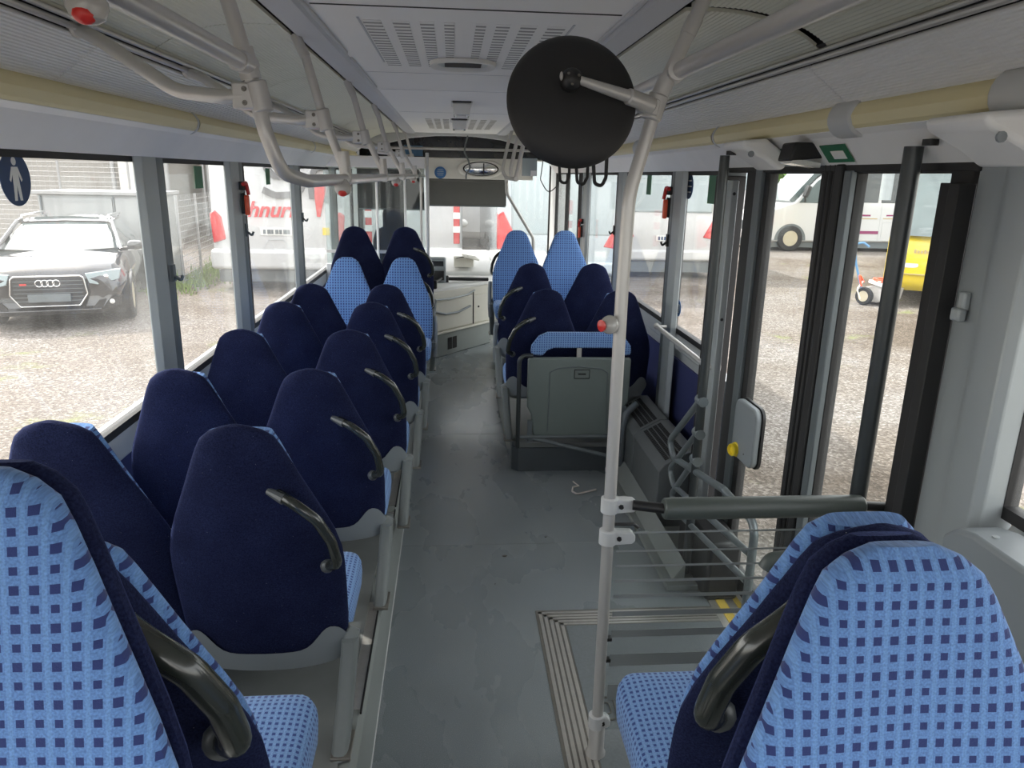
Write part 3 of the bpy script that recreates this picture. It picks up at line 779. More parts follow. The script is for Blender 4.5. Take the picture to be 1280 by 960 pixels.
# near right pair, back to back
o = make_seat(.565, .33, -1, leg=False, grip=1.5, cush=-.115, hs=.09, pad=.915); place(o, .640, 1.13, .33, 0, 'navy seat with thick shiny dark handle behind the checked seat at bottom right', GR)
for i_, (a_, b_) in enumerate(HP): HP[i_] = (a_, b_*1.07)
o = make_seat(.62, .33, 1, handle=False, pad=.99)
for i_, (a_, b_) in enumerate(HP): HP[i_] = (a_, b_/1.07)
place(o, .560, .665, .33, PI, 'large pale blue checked seat back facing the camera at the bottom right', GP)

# ---- folding seat bank with grey panel on the right podium
fs = empty('folding_seat', (.80, 4.5, .20), 'grey folded-up seat panel under a short blue checked back rest on the right podium', 'seat')
def L(m): return m.xf(Matrix.Translation(Vector((-.80, -4.5, -.20))))
pr = [(.49, .795), (1.135, .795), (1.14, .78), (1.14, .50), (1.085, .44), (1.075, .285), (1.065, .27), (.53, .27), (.52, .285), (.505, .42), (.478, .47), (.478, .78)]
L(MB().prism(pr, 'y', 4.49, 4.53)).build('panel', 'fold_grey', fs, .010, bseg=3)
# embossed arc and label plate
m = MB().tube([(.62, 4.488, .70), (.66, 4.488, .725), (.80, 4.488, .74), (.95, 4.488, .725), (.99, 4.488, .70)], .0035, .03, 6)
m.tube([(.62, 4.488, .70), (.615, 4.488, .31)], .002, seg=6).tube([(.99, 4.488, .70), (1.0, 4.488, .31)], .002, seg=6)
L(m).build('embossed_line', 'pillar_dark', fs)
m = MB()
for x0, x1, z0, z1 in ((.775, .875, .66, .663), (.775, .875, .717, .720), (.775, .778, .66, .72), (.872, .875, .66, .72)): m.box(x0, x1, 4.485, 4.491, z0, z1)
m.box(.80, .85, 4.485, 4.491, .686, .694)
L(m).build('label_plate', 'black_plastic', fs)
pr = [(.495, .83), (.50, .87), (.545, .93), (.60, .955), (1.04, .955), (1.09, .93), (1.135, .87), (1.14, .83), (1.135, .81), (1.08, .805), (1.05, .84), (1.02, .855), (.64, .855), (.60, .84), (.57, .805), (.505, .81)]
L(MB().prism(pr, 'y', 4.50, 4.55)).build('back_cushion', 'blue_check_small', fs, .012, uv=True, bseg=3)
L(MB().box(.79, .82, 4.51, 4.53, .78, .87)).build('strut', 'alu', fs)
L(MB().tube([(.505, 4.47, .815), (.45, 4.47, .815), (.42, 4.47, .79), (.42, 4.47, .20)], .014, .04, 12)).build('side_rail', 'pole_grey', fs)
L(MB().tube([(.40, 4.48, .27), (1.12, 4.48, .27)], .013, seg=8).tube([(.52, 4.48, .26), (1.10, 4.40, .14)], .013, seg=8).obox((.50, 4.50, .31), (.03, .03, .14)).obox((1.11, 4.50, .35), (.03, .04, .25))).build('support_frame', 'pillar_dark', fs)
L(MB().tube([(1.19, 4.47, .50), (1.12, 4.45, .44), (1.10, 4.44, .35), (1.10, 4.44, .08)], .022, .06, 10)).build('wall_bracket', 'pillar_dark', fs)

# ---- heater unit along the right wall
hu = empty('heater_box', (1.2, 3.8, 0), 'long grey heater box with slotted slanting top under the right window', 'heater')
def LH(m): return m.xf(Matrix.Translation(Vector((-1.2, -3.8, 0))))
m = MB()
for a, b in ((3.66, 4.22), (4.23, 4.75)):
    m.prism([(1.12, .03), (1.12, .36), (1.15, .40), (1.28, .47), (1.335, .47), (1.335, .03)], 'y', a, b)
LH(m).build('casing', 'heater_grey', hu, .006)
for a, b in ((3.70, 4.19), (4.26, 4.71)):
    m = MB()
    for k in range(4):
        t0 = .12 + k*.21; n = int((b-a)/.022)
        for j in range(n):
            y = a + j*.022; p = Vector((1.15, .402)).lerp(Vector((1.28, .472)), t0); q = Vector((1.15, .402)).lerp(Vector((1.28, .472)), t0+.16)
            m.prism([(p[0], p[1]), (q[0], q[1]), (q[0]-.001, q[1]+.002), (p[0]-.001, p[1]+.002)], 'y', y, y+.014)
    LH(m).build('grille', 'slot_dark', hu, smooth=False)
LH(MB().box(1.02, 1.34, 3.05, 4.54, .001, .03).prism([(1.04, .001), (1.12, .12), (1.12, .001)], 'y', 3.1, 4.5)).build('kick_plate', 'podium_grey', hu, .003)

# ================================================================ RAILS AND POLES
gp = empty('grab_pole', (.482, 2.05, 0), 'tall silver grab pole rising from the floor ramp and bending up to the ceiling', 'pole')
def LG(m): return m.xf(Matrix.Translation(Vector((-.482, -2.05, 0))))
LG(MB().tube([(.486, 2.05, .0), (.480, 2.05, 1.60), (.484, 2.05, 1.86), (.548, 2.05, 2.11), (.665, 2.05, 2.385)], .0185, .35, 20)).build('pole', 'rail_silver', gp)
LG(MB().lathe([(.0, 0), (.033, 0), (.033, .01), (.027, .02), (.027, .11), (.022, .118), (0, .118)], (.486, 2.05, .001))).build('floor_socket', 'rail_silver', gp)
LG(MB().tube([(.5445, 2.05, 2.10), (.566, 2.05, 2.155)], .0235, seg=16)).build('collar', 'rail_silver', gp)
LG(MB().tube([(.612, 2.05, 2.262), (.630, 2.05, 2.303)], .021, seg=16)).build('collar', 'rail_silver', gp)
for z in (.93, .822, .137):
    m = MB().lathe([(0, -.026), (.024, -.026), (.027, -.022), (.027, .022), (.024, .026), (0, .026)], (.482, 2.05, z))
    L_ = .085 if z > .5 else .045
    m.prism([(.482, z-.024), (.482+L_-.01, z-.020), (.482+L_, z-.010), (.482+L_, z+.008), (.482+L_-.012, z+.020), (.482, z+.024)], 'y', 2.033, 2.067)
    c = LG(m).build('clamp', 'light_plastic', gp, .004)
    LG(MB().lathe([(0, 0), (.0085, 0), (.0075, .005), (.004, .005), (0, .003)], (.515 if z > .5 else .50, 2.033, z), (0, -1, 0), 6)).build('bolt', 'black_plastic', c)
LG(MB().ball((.447, 2.035, 1.497), .027, (1, 1, 1), 20)).build('stop_button', 'bulb_grey', gp)
LG(MB().lathe([(0, 0), (.015, 0), (.017, -.006), (0, -.012)], (.4235, 2.018, 1.4975), (1, .55, 0))).build('button_cap', 'red_plastic', gp)
# longitudinal rail on the right, front and back of the pole
rr_ = empty('overhead_rail', (.59, 2.05, 2.17), 'thick silver overhead rail running back along the right side from the grab pole', 'handrail')
def LR(m): return m.xf(Matrix.Translation(Vector((-.59, -2.05, -2.17))))
LR(MB().tube([(.575, -.9, 2.17), (.585, 2.02, 2.17)], .021, seg=18)).build('rail', 'rail_silver', rr_)
LR(MB().tube([(.59, 2.03, 2.17), (.60, 4.5, 2.17)], .016, seg=14)).build('rail', 'rail_silver', rr_)
for pp, r_ in (([(.578, 1.99, 2.17), (.590, 2.06, 2.17)], .026), ([(.58, -.88, 2.17), (.62, -.88, 2.38)], .02), ([(.60, 4.48, 2.17), (.65, 4.48, 2.37)], .014)): LR(MB().tube(pp, r_, seg=16)).build('end_fitting', 'rail_silver', rr_)

# ---- round mirror seen from behind
mi = empty('round_mirror', (.312, 2.04, 2.085), 'big round matt black mirror seen from behind, hung from the grab pole', 'mirror')
AX = Vector((.05, -1, .26)).normalized()
pr = [(0, -.025), (.13, -.018), (.160, -.004), (.169, .002), (.172, .008), (.170, .015), (.162, .026), (.144, .037), (.118, .045), (.085, .050), (.045, .053), (0, .054)]
MB().lathe(pr, (0, 0, 0), AX, 72).build('mirror_shell', 'mirror_black', mi)
MB().lathe([(0, -.03), (.08, -.027), (.13, -.022), (.147, -.010), (.147, -.004), (0, -.004)], (0, 0, 0), AX, 60).build('mirror_glass', 'chrome', mi)
m = MB().lathe([(0, 0), (.026, 0), (.026, .012), (.020, .016), (0, .016)], (-.012, -.052, .045), AX, 28).ball((-.012, -.074, .050), .028, (1, 1, 1), 16)
m.build('hub', 'black_plastic', mi)
m = MB()
for k in range(3):
    a = k*2.1+.4; m.lathe([(0, 0), (.004, 0), (.003, .003), (0, .003)], (-.012+.015*math.cos(a), -.097, .052+.015*math.sin(a)), AX, 8)
m.build('screw', 'alu_dark', mi)
m = MB(); A = Vector((.005, -.085, .048)); B = Vector((.190, -.030, .006))
m.tube([A, A.lerp(B, .35), A.lerp(B, .75)], .014, seg=14, rr=(.75, 1.15)); m.ball(Vector((-.040, -.084, .056)), .009, (.5, 1, 1.2))
m.build('arm', 'rail_silver', mi)
m = MB().tube([A.lerp(B, .72), (.215, -.01, .0)], .021, seg=16).tube([(.216, .01, -.035), (.236, .01, .030)], .027, seg=18).obox((.205, .0, .0), (.055, .040, .044), (0, .25, .1))
m.build('clamp', 'rail_silver', mi, .005)

# ---- padded bar and glass screen
pb = empty('padded_bar', (.95, 2.0, .94), 'grey padded horizontal leaning bar from grab pole to the door pillar', 'rail')
def LP(m): return m.xf(Matrix.Translation(Vector((-.95, -2.0, -.94))))
LP(MB().lathe([(0, 0), (.028, .001), (.0325, .006), (.034, .03), (.034, .60), (.0325, .625), (.026, .633), (0, .634)], (.635, 2.0, .938), (1, 0, 0), 28)).build('foam_sleeve', 'pad_grey', pb)
LP(MB().tube([(.55, 2.03, .938), (.64, 2.0, .938)], .016, seg=14)).build('bar', 'black_plastic', pb)
LP(MB().tube([(1.25, 2.0, .938), (1.345, 1.985, .938)], .015, seg=14)).build('bar', 'black_plastic', pb)
LP(MB().obox((1.342, 1.97, .93), (.012, .05, .07)).lathe([(0, 0), (.007, 0), (.006, .004), (0, .004)], (1.336, 1.96, .885), (-1, 0, 0), 8)).build('wall_bracket', 'black_plastic', pb, .004)
gs = empty('glass_screen', (.9, 2.05, .5), 'clear glass screen with horizontal frosted stripes hung beside the grab pole', 'screen')
def LS(m): return m.xf(Matrix.Translation(Vector((-.9, -2.05, -.5))))
pr = [(.505, .10), (.505, .865), (.56, .865), (.60, .842), (.63, .838), (1.245, .838), (1.245, .10)]
LS(MB().prism(pr, 'y', 2.047, 2.053)).build('glass_sheet', 'screen_glass', gs, smooth=False)
mat('frosted', (.25, .27, .27), .6)
m = MB()
for z, t in ((.836, .006), (.772, .006), (.720, .007), (.667, .009), (.612, .012), (.548, .018), (.474, .026), (.374, .045), (.25, .06)): m.box(.512, 1.243, 2.0455, 2.0462, z-t/2, z+t/2)
LS(m).build('stripe', 'frosted', gs)
m = MB().tube([(.50, 2.042, .868), (.56, 2.042, .868), (.575, 2.042, .855)], .005, .01, 8)
for z in (.60, .52): m.box(.498, .515, 2.04, 2.06, z-.15, z-.14)
LS(m).build('edge_clip', 'black_plastic', gs)

# ---- poles beside the door, barrier rails
for (x, y, nm) in ((1.15, 3.175, 'dark grey vertical pole beside the barrier rails on the far side of the door'), (1.275, 2.045, 'thick dark grey vertical pole in front of the near door leaf')):
    po = empty('door_pole', (x, y, 0), nm, 'pole', 'vertical poles at the door')
    MB().tube([(0, 0, 0), (0, 0, 2.0)], .0205 if y > 3 else .0255, seg=18).build('pole', 'pole_grey', po)
    MB().lathe([(0, 0), (.036, 0), (.034, .01), (.022, .014), (0, .014)], (0, 0, .001)).build('floor_flange', 'pole_grey', po)
    MB().lathe([(0, 0), (.020, 0), (.020, .016), (0, .018)], (-.0, -.07, 2.0), (0, 0, 1)).build('ceiling_screw', 'black_plastic', po)
#BR
br = empty('barrier_rail', (1.15, 3.0, 0), 'bent grey tube barrier with three bars between heater box and door', 'rail')
def LB(m): return m.xf(Matrix.Translation(Vector((-1.15, -3.0, 0))))
LB(MB().tube([(1.15, 3.19, .915), (1.15, 3.60, .565), (1.15, 3.40, .50)][:2]+[(1.15, 3.52, .50), (1.15, 2.80, .635)], .0165, .09, 12)).build('bar', 'tube_grey', br)
LB(MB().tube([(1.15, 2.82, .632), (1.15, 2.50, .64), (1.15, 2.47, .60), (1.15, 2.47, .02)], .0165, .06, 12)).build('bar', 'tube_grey', br)
LB(MB().tube([(1.15, 3.19, .755), (1.15, 3.56, .42), (1.15, 3.48, .36), (1.15, 2.49, .505)], .0145, .08, 12)).build('bar', 'tube_grey', br)
LB(MB().tube([(1.15, 3.19, .62), (1.15, 3.50, .30), (1.15, 3.42, .25), (1.15, 2.49, .385)], .0145, .06, 12)).build('bar', 'tube_grey', br)
LB(MB().lathe([(0, 0), (.03, 0), (.03, .012), (0, .012)], (1.15, 2.47, .003))).build('floor_flange', 'tube_grey', br)
for k, (y, z) in enumerate(((3.19, .915), (3.19, .755), (3.19, .62))): LB(MB().tube([(1.15, 3.21, z), (1.15, 3.15, z)], .024, seg=12)).build('collar', 'tube_grey', br)
wg = empty('window_rail', (1.27, 4.0, 1.0), 'short silver rail with ball end along the right window sill before the far door pole', 'rail')
MB().tube([(0, .42, .015), (0, -.52, 0), (.06, -.55, 0)], .0145, .03, 12).build('bar', 'rail_silver', wg)
MB().ball((0, .43, .015), .021).tube([(0, .42, .015), (.06, .42, .015)], .010).build('end_mount', 'rail_silver', wg)
# dark door drive box at the foot of the hinge column
o = MB().box(1.17, 1.33, 2.95, 3.40, .004, .30).build('drive_box', 'black_plastic', None, .02); tag(o, 'low black box on the floor beside the door threshold under the barrier rails', 'box')

# ---- door control box with yellow knob
db = empty('door_switch_box', (1.30, 3.0, .82), 'grey rounded door switch box with a yellow knob on the door frame', 'switch box')
pr = rrect(.118, .135, .045)
MB().prism([(p[0], p[1]) for p in pr], 'x', -.012, .018).build('housing', 'grey_plastic', db, .008, bseg=3)
MB().prism([(p[0]*1.05, p[1]*1.04) for p in pr], 'x', .018, .03).build('backplate', 'black_plastic', db)
MB().lathe([(0, 0), (.034, 0), (.034, .008), (.029, .010), (.029, .030), (.023, .035), (.015, .024), (0, .024)], (-.008, .058, -.10), (-1, -.25, 0), 12).build('emergency_knob', 'yellow_knob', db)
MB().lathe([(0, 0), (.004, 0), (0, .003)], (-.012, -.03, -.09), (-1, 0, 0), 8).build('screw', 'black_plastic', db)
MB().obox((.045, .02, 0), (.03, .10, .12)).build('bracket', 'black_plastic', db)

# ---- grip at the near right seats
hg = empty('wall_grip', (1.2, 1.75, .86), 'dark curved padded grip sticking out beside the near right checked seat', 'handle')
def LW(m): return m.xf(Matrix.Translation(Vector((-1.2, -1.75, -.86))))
LW(MB().tube([(1.30, 1.82, .86), (1.05, 1.84, .862), (.92, 1.85, .845), (.905, 1.85, .815)], .021, .05, 14)).build('grip', 'pad_grey', hg)
LW(MB().tube([(.905, 1.85, .80), (.95, 1.85, .785), (1.30, 1.80, .74)], .012, .03, 10)).build('bar', 'rail_silver', hg)

# ---- overhead rail on the left with hangers
la = empty('overhead_rail', (-.43, 5, 1.875), 'long silver overhead rail on hangers along the left side of the aisle', 'handrail')
def LL(m): return m.xf(Matrix.Translation(Vector((.43, -5, -1.875))))
HY = [2.10, 2.95, 4.30, 5.70, 7.50, 9.2]
LL(MB().tube([(-.585, 2.10, 2.40), (-.535, 2.10, 2.20), (-.492, 2.10, 2.0), (-.462, 2.12, 1.895), (-.43, 2.32, 1.872), (-.40, 2.95, 1.874), (-.375, 4.3, 1.876), (-.355, 7.5, 1.876), (-.345, 9.2, 1.876)], .0195, .10, 18)).build('rail', 'rail_silver', la)
RX = {2.10: -.462, 2.95: -.40, 4.30: -.375, 5.70: -.362, 7.50: -.355, 9.2: -.345}
for y in HY[1:]:
    x = RX[y]; yt = y
    LL(MB().tube([(-.565, yt, 2.375), (-.535, yt, 2.32), (-.480, yt, 2.11), (x-.012, yt, 1.92), (x, yt, 1.876)], .0165, .20, 14)).build('hanger', 'rail_silver', la)
for y in HY:
    x = RX[y]
    m = MB()
    if y > 2.2:
        LL(MB().tube([(-.562, y, 2.37), (-.53, y, 2.30)], .019, seg=12)).build('ceiling_fitting', 'rail_silver', la)
        m.tube([(x-.010, y, 1.975), (x-.002, y, 1.882)], .0225, seg=14).tube([(x, y-.035, 1.876), (x, y+.035, 1.876)], .0245, seg=14)
        LL(m).build('rail_fitting', 'rail_silver', la)
    # clamp block and curved wall arm
    zc = 2.085
    xc = -.500 if y < 2.2 else -.474
    m = MB().tube([(xc-.008, y, zc+.038), (xc+.008, y, zc-.038)], .0265, seg=16).obox((xc-.035, y, zc), (.065, .036, .065))
    c = LL(m).build('clamp', 'rail_silver', la, .005)
    m = MB()
    for dz in (-.017, .017): m.lathe([(0, 0), (.007, 0), (.006, .004), (.003, .004), (0, .002)], (xc-.035, y-.018, zc+dz), (0, -1, 0), 10)
    LL(m).build('bolt', 'alu_dark', c)
    wy = y + .12
    LL(MB().tube([(-1.0, wy+.02 if y > 2.2 else 2.24, 2.255), (-.94, wy, 2.235) if y > 2.2 else (-.93, 2.20, 2.225), (-.72, y+.03, 2.095), (xc-.09, y, 2.082), (xc-.04, y, 2.085)], .0185, .16, 16)).build('wall_arm', 'rail_silver', la)
    LL(MB().lathe([(0, -.004), (.024, -.004), (.026, .004), (.022, .016), (0, .018)], (-1.0, wy+.02 if y > 2.2 else 2.24, 2.256), (.5, -.8, -.1), 16)).build('end_mount', 'rail_silver', la)
# upper thick rail behind the first hanger
lu = empty('overhead_rail', (-.55, 1.5, 2.17), 'thick silver rail high on the left joining the nearest hanger', 'handrail')
def LU(m): return m.xf(Matrix.Translation(Vector((.55, -1.5, -2.17))))
LU(MB().tube([(-.56, -.9, 2.18), (-.527, 2.10, 2.163)], .0215, seg=18)).build('rail', 'rail_silver', lu)
LU(MB().tube([(-.53, 2.02, 2.163), (-.525, 2.115, 2.163)], .027, seg=16).tube([(-.535, 2.10, 2.20), (-.518, 2.10, 2.125)], .0265, seg=16)).build('end_fitting', 'rail_silver', lu)
LU(MB().tube([(-.56, -.88, 2.18), (-.58, -.88, 2.40)], .02)).build('end_fitting', 'rail_silver', lu)
# stop buttons hanging under the rails
bl = [(-.394, 2.80, 1.875, 'nearest of those under the long left rail'), (-.362, 5.0, 1.876, 'middle one under the long left rail'), (-.355, 7.1, 1.876, 'farthest one under the long left rail'), (-.548, 1.27, 2.165, 'large at the top left picture edge')]
for k, (x, y, z, t) in enumerate(bl):
    b = empty('stop_button', (x, y, z-.02), 'grey bulb shaped stop button with red cap, %s' % t, 'button', 'stop buttons on the left rails')
    MB().lathe([(0, .022), (.014, .020), (.024, .006), (.030, -.006), (.030, -.016), (.024, -.030), (.012, -.037), (0, -.038)]).build('housing', 'bulb_grey', b)
    MB().ball((0, -.012, -.024), .018, (1, 1, .9), 14).build('cap', 'red_plastic', b)
# right front rail section
rf = empty('overhead_rail', (.52, 7.5, 1.875), 'silver overhead rail on hangers above the pale seats on the right', 'handrail')
def LF(m): return m.xf(Matrix.Translation(Vector((-.52, -7.5, -1.875))))
LF(MB().tube([(.53, 6.3, 1.872), (.60, 8.5, 1.872), (.61, 8.55, 1.84), (.62, 8.56, 1.70), (.95, 8.75, 1.20), (.98, 8.8, .40)], .019, .12, 12)).build('rail', 'rail_silver', rf)
for y in (6.4, 7.2, 8.4): LF(MB().tube([(.65, y, 2.37), (.60, y, 2.2), (.55, y, 1.95), (.53+(y-6.3)*.032, y, 1.875)], .018, .2, 12)).build('hanger', 'rail_silver', rf)
LF(MB().box(.66, .80, 7.2, 7.23, 1.90, 2.06)).build('card_holder', 'pale_glass', rf)
LF(MB().box(.74, .80, 7.19, 7.198, 1.90, 1.95)).build('card', 'white_paint', rf)
# hanging straps
for k, (x, y, t) in enumerate(((.588, 4.0, 'left'), (.596, 3.5, 'middle'), (.602, 3.1, 'right'))):
    st = empty('hanging_strap', (x, y, 2.15), 'black hanging strap loop below the round mirror, %s one of three' % t, 'strap', 'straps below the round mirror')
    MB().tube([(-.02, 0, 0.02), (-.026, 0, -.20), (-.018, 0, -.275), (.012, 0, -.285), (.028, 0, -.25), (.026, 0, 0.02)], .0075, .02, 8, flat=.6).build('loop', 'black_rubber', st)
    MB().tube([(-.03, 0, .02), (.03, 0, .02)], .014, seg=10).build('sleeve', 'black_plastic', st)
o = MB().tube([(.59, 4.4, 2.17), (.53, 4.4, 2.05), (.51, 4.4, 1.88), (.56, 4.4, 1.80), (.62, 4.4, 1.86), (.61, 4.4, 2.0), (.60, 4.4, 2.17)], .003, .04, 6).build('wire_loop', 'black_plastic'); tag(o, 'thin black wire loop hanging left of the straps', 'wire')

# ---- ceiling fittings
ho = empty('hatch_grip', (.05, 3.58, 2.378), 'oval white recessed grip with black slot in the ceiling hatch', 'handle')
def oval(w, d, n=32): return [(w*sp(math.cos(2*PI*k/n), .7), d*sp(math.sin(2*PI*k/n), .8)) for k in range(n)]
rings = [[(x, y, 0) for x, y in oval(.150, .175)], [(x, y, -.014) for x, y in oval(.145, .165)], [(x, y, -.014) for x, y in oval(.128, .135)], [(x, y, -.003) for x, y in oval(.112, .11)]]
MB().loft([[Vector(p) for p in r] for r in rings], cap=False).build('rim', 'panel_cream', ho)
MB().prism(oval(.118, .118), 'z', -.0035, .002).build('recess', 'pillar_grey', ho)
MB().box(-.082, .082, -.085, .065, -.0065, -.003).build('slot', 'slot_dark', ho)
for k, (y, w, t) in enumerate(((5.35, .064, 'nearer'), (7.0, .07, 'farther'))):
    cl = empty('ceiling_lamp', (.068, y, 2.38), 'small clear ceiling lamp, %s one of the two in the aisle' % t, 'lamp', 'ceiling lamps')
    MB().box(-w*1.15, w*1.15, -.02, .34, -.012, 0).build('base_plate', 'light_plastic', cl, .004)
    MB().prism([(-w, -.012), (-w*.85, -.085), (w*.85, -.085), (w, -.012)], 'y', 0.01, .31).build('lens', 'lamp_lens', cl, .006)
    MB().box(-w*.55, w*.55, .05, .24, -.092, -.0855).build('diffuser', 'white_paint', cl, .003)
    MB().box(-w, w, -.028, -.02, -.012, 0).build('clip', 'black_plastic', cl)
# cable dangling from the ceiling front
o = MB().tube([(.19, 9.3, 2.35), (.16, 9.3, 2.25), (.15, 9.3, 2.16), (.20, 9.3, 2.06), (.22, 9.3, 1.98), (.17, 9.3, 1.90), (.17, 9.3, 1.85)], .010, .05, 8).build('loose_cable', 'pillar_dark'); tag(o, 'loose dark cable dangling in front of the oval mirror', 'cable')

# ---- sensor and stickers on the fascia above the door
sn = empty('door_sensor', (1.27, 2.70, 2.0), 'black sensor box with a light underside on the fascia above the door', 'sensor')
MB().prism([(-.075, -.03), (.075, -.015), (.07, .035), (-.06, .035)], 'y', -.055, .055).build('housing', 'black_plastic', sn, .008)
MB().box(-.06, .05, -.05, .05, -.045, -.028).xf(Matrix.Rotation(.12, 4, 'Y')).build('window', 'lamp_lens', sn, .003)
def fascia_sticker(y, m1, w, t, label, name='sticker'):
    c = Vector((XC+1.252, y, 1.996)); ang = math.atan2(-.1, .08)
    o = empty(name, c, label, 'sticker', rz=0); o.rotation_euler = (0, math.radians(51), 0)
    MB().box(-.035, .035, -w/2, w/2, -.0045, -.0015).build('film', m1, o)
    if t: MB().box(-.012, .02, -w/3, w/6, -.0060, -.0046).build('print', t, o)
fascia_sticker(2.52, 'green_sticker', .17, 'white_paint', 'green and white escape sticker right of the door sensor')
fascia_sticker(2.86, 'green_sticker', .13, 'white_paint', 'green escape sticker left of the door sensor')
for k, (y, t) in enumerate(((1.66, 'beside the near dark pole'), (3.02, 'beside the far dark pole'))):
    hc = empty('hinge_cover', (1.22, y, 2.0), 'cream moulded door hinge cover on the fascia %s' % t, 'cover', 'hinge covers')
    MB().prism([(0, -.02), (-.09, .02), (-.10, .05), (.0, .06), (.09, .0), (.09, -.05), (.06, -.06)], 'y', -.10, .12).build('cover', 'fascia_silver', hc, .015, bseg=3)
    MB().lathe([(0, 0), (.012, 0), (.012, .006), (0, .006)], (-.06, -.10, 0), (0, -1, 0), 10).build('cap', 'grey_plastic', hc)

# ---- emergency hammers
def hammer(x, y, z, s, label):
    h = empty('emergency_hammer', (x, y, z), label, 'hammer', 'emergency hammers')
    MB().obox((0, 0, 0), (.03, .06, .05)).obox((0, .0, -.10), (.02, .045, .12)).build('holder', 'black_plastic', h, .006)
    MB().obox((s*.022, -.012, -.11), (.026, .034, .115)).build('handle', 'orange_red', h, .008)
    MB().tube([(s*.015, -.045, .01), (s*.02, .0, .02), (s*.025, .02, -.05)], .012, .02, 8).build('hammer_head', 'red_plastic', h)
hammer(-1.235, 4.62, 1.81, 1, 'orange emergency hammer on the pillar beside the left side windows')
hammer(1.335, 4.60, 1.83, -1, 'red emergency hammer on the pillar right of the grab pole')
hammer(1.335, 7.7, 1.46, -1, 'small emergency hammer on the far right pillar')

# ---- window stickers
def disc_sticker(x, y, z, r, m1, label, s, person=False, lines=0):
    o = empty('round_sticker', (x, y, z), label, 'sticker')
    MB().lathe([(0, 0), (r, 0), (r, .0015), (0, .0015)], (0, 0, 0), (s, 0, 0), 40).build('disc', m1, o)
    if person:
        m = MB(); e = s*.0016; d = lambda q: [(p[0]*r, p[1]*r) for p in q]
        m.lathe([(0, 0), (r*.15, 0), (r*.15, .0008), (0, .0008)], (e, 0, r*.62), (s, 0, 0), 20)
        m.prism(d([(-.20, .42), (.20, .42), (.42, -.05), (.34, -.12), (.19, .18), (.20, -.15), (.26, -.80), (.10, -.80), (.0, -.22), (-.10, -.80), (-.26, -.80), (-.20, -.15), (-.19, .18), (-.34, -.12), (-.42, -.05)]), 'x', min(e, e+s*.001), max(e, e+s*.001))
        m.build('person_pictogram', 'white_paint', o, smooth=False)
    if lines:
        m = MB(); e = s*.0016
        for k in range(lines):
            z0 = r*(.45-.9*k/max(1, lines-1)); w = r*.62*math.sqrt(max(.1, 1-(z0/r)**2)); m.box(min(e, e+s*.001), max(e, e+s*.001), -w, w, z0-r*.05, z0+r*.05)
        m.build('print', 'white_paint', o)
disc_sticker(-1.297, 2.385, 1.862, .080, 'navy_sticker', 'navy round sticker with a white standing person on the near left window', 1, person=True)
disc_sticker(1.397, 4.40, 1.86, .072, 'navy_sticker', 'dark blue oval looking sticker at the top of the window beside the far door pole', -1, lines=3)
disc_sticker(1.397, 4.42, 1.13, .050, 'blue_sticker', 'small blue text sticker low on the window beside the far door pole', -1, lines=5)
def rect_sticker(x, y, z, w, h, m1, label):
    o = tag(MB().box(-.001, .001, -w/2, w/2, -h/2, h/2).build('window_sticker', m1, loc=(x, y, z)), label, 'sticker', 'green stickers on the windows')
rect_sticker(-1.297, 4.04, 1.86, .12, .11, 'green_sticker', 'green rectangular sticker at the top of the second left window')
rect_sticker(-1.297, 5.52, 1.86, .12, .11, 'green_sticker', 'narrow green sticker over the lettering in the third left window')
rect_sticker(1.397, 5.33, 1.86, .12, .14, 'green_sticker', 'green sticker at the top of the window right of the grab pole')
rect_sticker(1.397, 4.00, 1.85, .13, .15, 'green_sticker', 'green sticker beside the far door pole')

# ---- ramp in the floor
rp_ = empty('wheelchair_ramp', (.8, 2.3, 0), 'flush floor ramp hatch framed by ribbed aluminium strips around the pole foot', 'ramp')
def LM(m): return m.xf(Matrix.Translation(Vector((-.8, -2.3, 0))))
m = MB()
for k, o_ in enumerate((0, .022, .044, .066, .088)):
    h = .004 if k % 2 == 0 else .003
    m.box(.385+o_, .385+o_+.014, 1.2, 2.90-o_, .0005, h).box(.385+o_, 1.19, 2.90-o_-.014, 2.90-o_, .0005, h)
LM(m).build('ribbed_frame', 'alu', rp_)
LM(MB().box(.372, 1.19, 1.2, 2.915, .0003, .0022)).build('border', 'alu_dark', rp_)
LM(MB().box(.495, 1.19, 1.2, 2.79, .0022, .0045)).build('ramp_cover', 'ramp_floor', rp_)
LM(MB().tube([(.53, 2.20, .006), (.60, 2.20, .010), (.60, 2.32, .010), (.53, 2.32, .006)], .004, .03, 6).tube([(.55, 2.23, .007), (.58, 2.23, .010), (.58, 2.29, .010), (.55, 2.29, .007)], .003, .02, 6)).build('pull_handle', 'alu_dark', rp_)
# small litter and cable on the floor
o = MB().tube([(.80, 4.28, .01), (.76, 4.26, .012), (.745, 4.20, .008), (.77, 4.16, .008), (.82, 4.18, .01), (.90, 4.22, .01)], .006, .02, 8).tube([(.80, 4.28, .01), (.77, 4.33, .02)], .004, seg=6).build('cable_end', 'wire_white'); tag(o, 'short white cable end lying on the floor before the right podium', 'cable')
for k, (x, y, s, t) in enumerate(((.255, 3.42, .016, 'larger one left'), (.50, 3.62, .009, 'smaller one right'), (.20, 3.15, .004, 'tiny near one'))):
    o = MB().prism([(0, 0), (s, s*.4), (s*1.6, s*.1), (s*1.1, -s*.6), (s*.3, -s*.5)], 'z', .0015, .004).build('dry_leaf', 'leaf_litter', loc=(x, y, 0)); tag(o, 'dry leaf scrap on the aisle floor, %s' % t, 'leaf', 'leaf scraps on the floor')

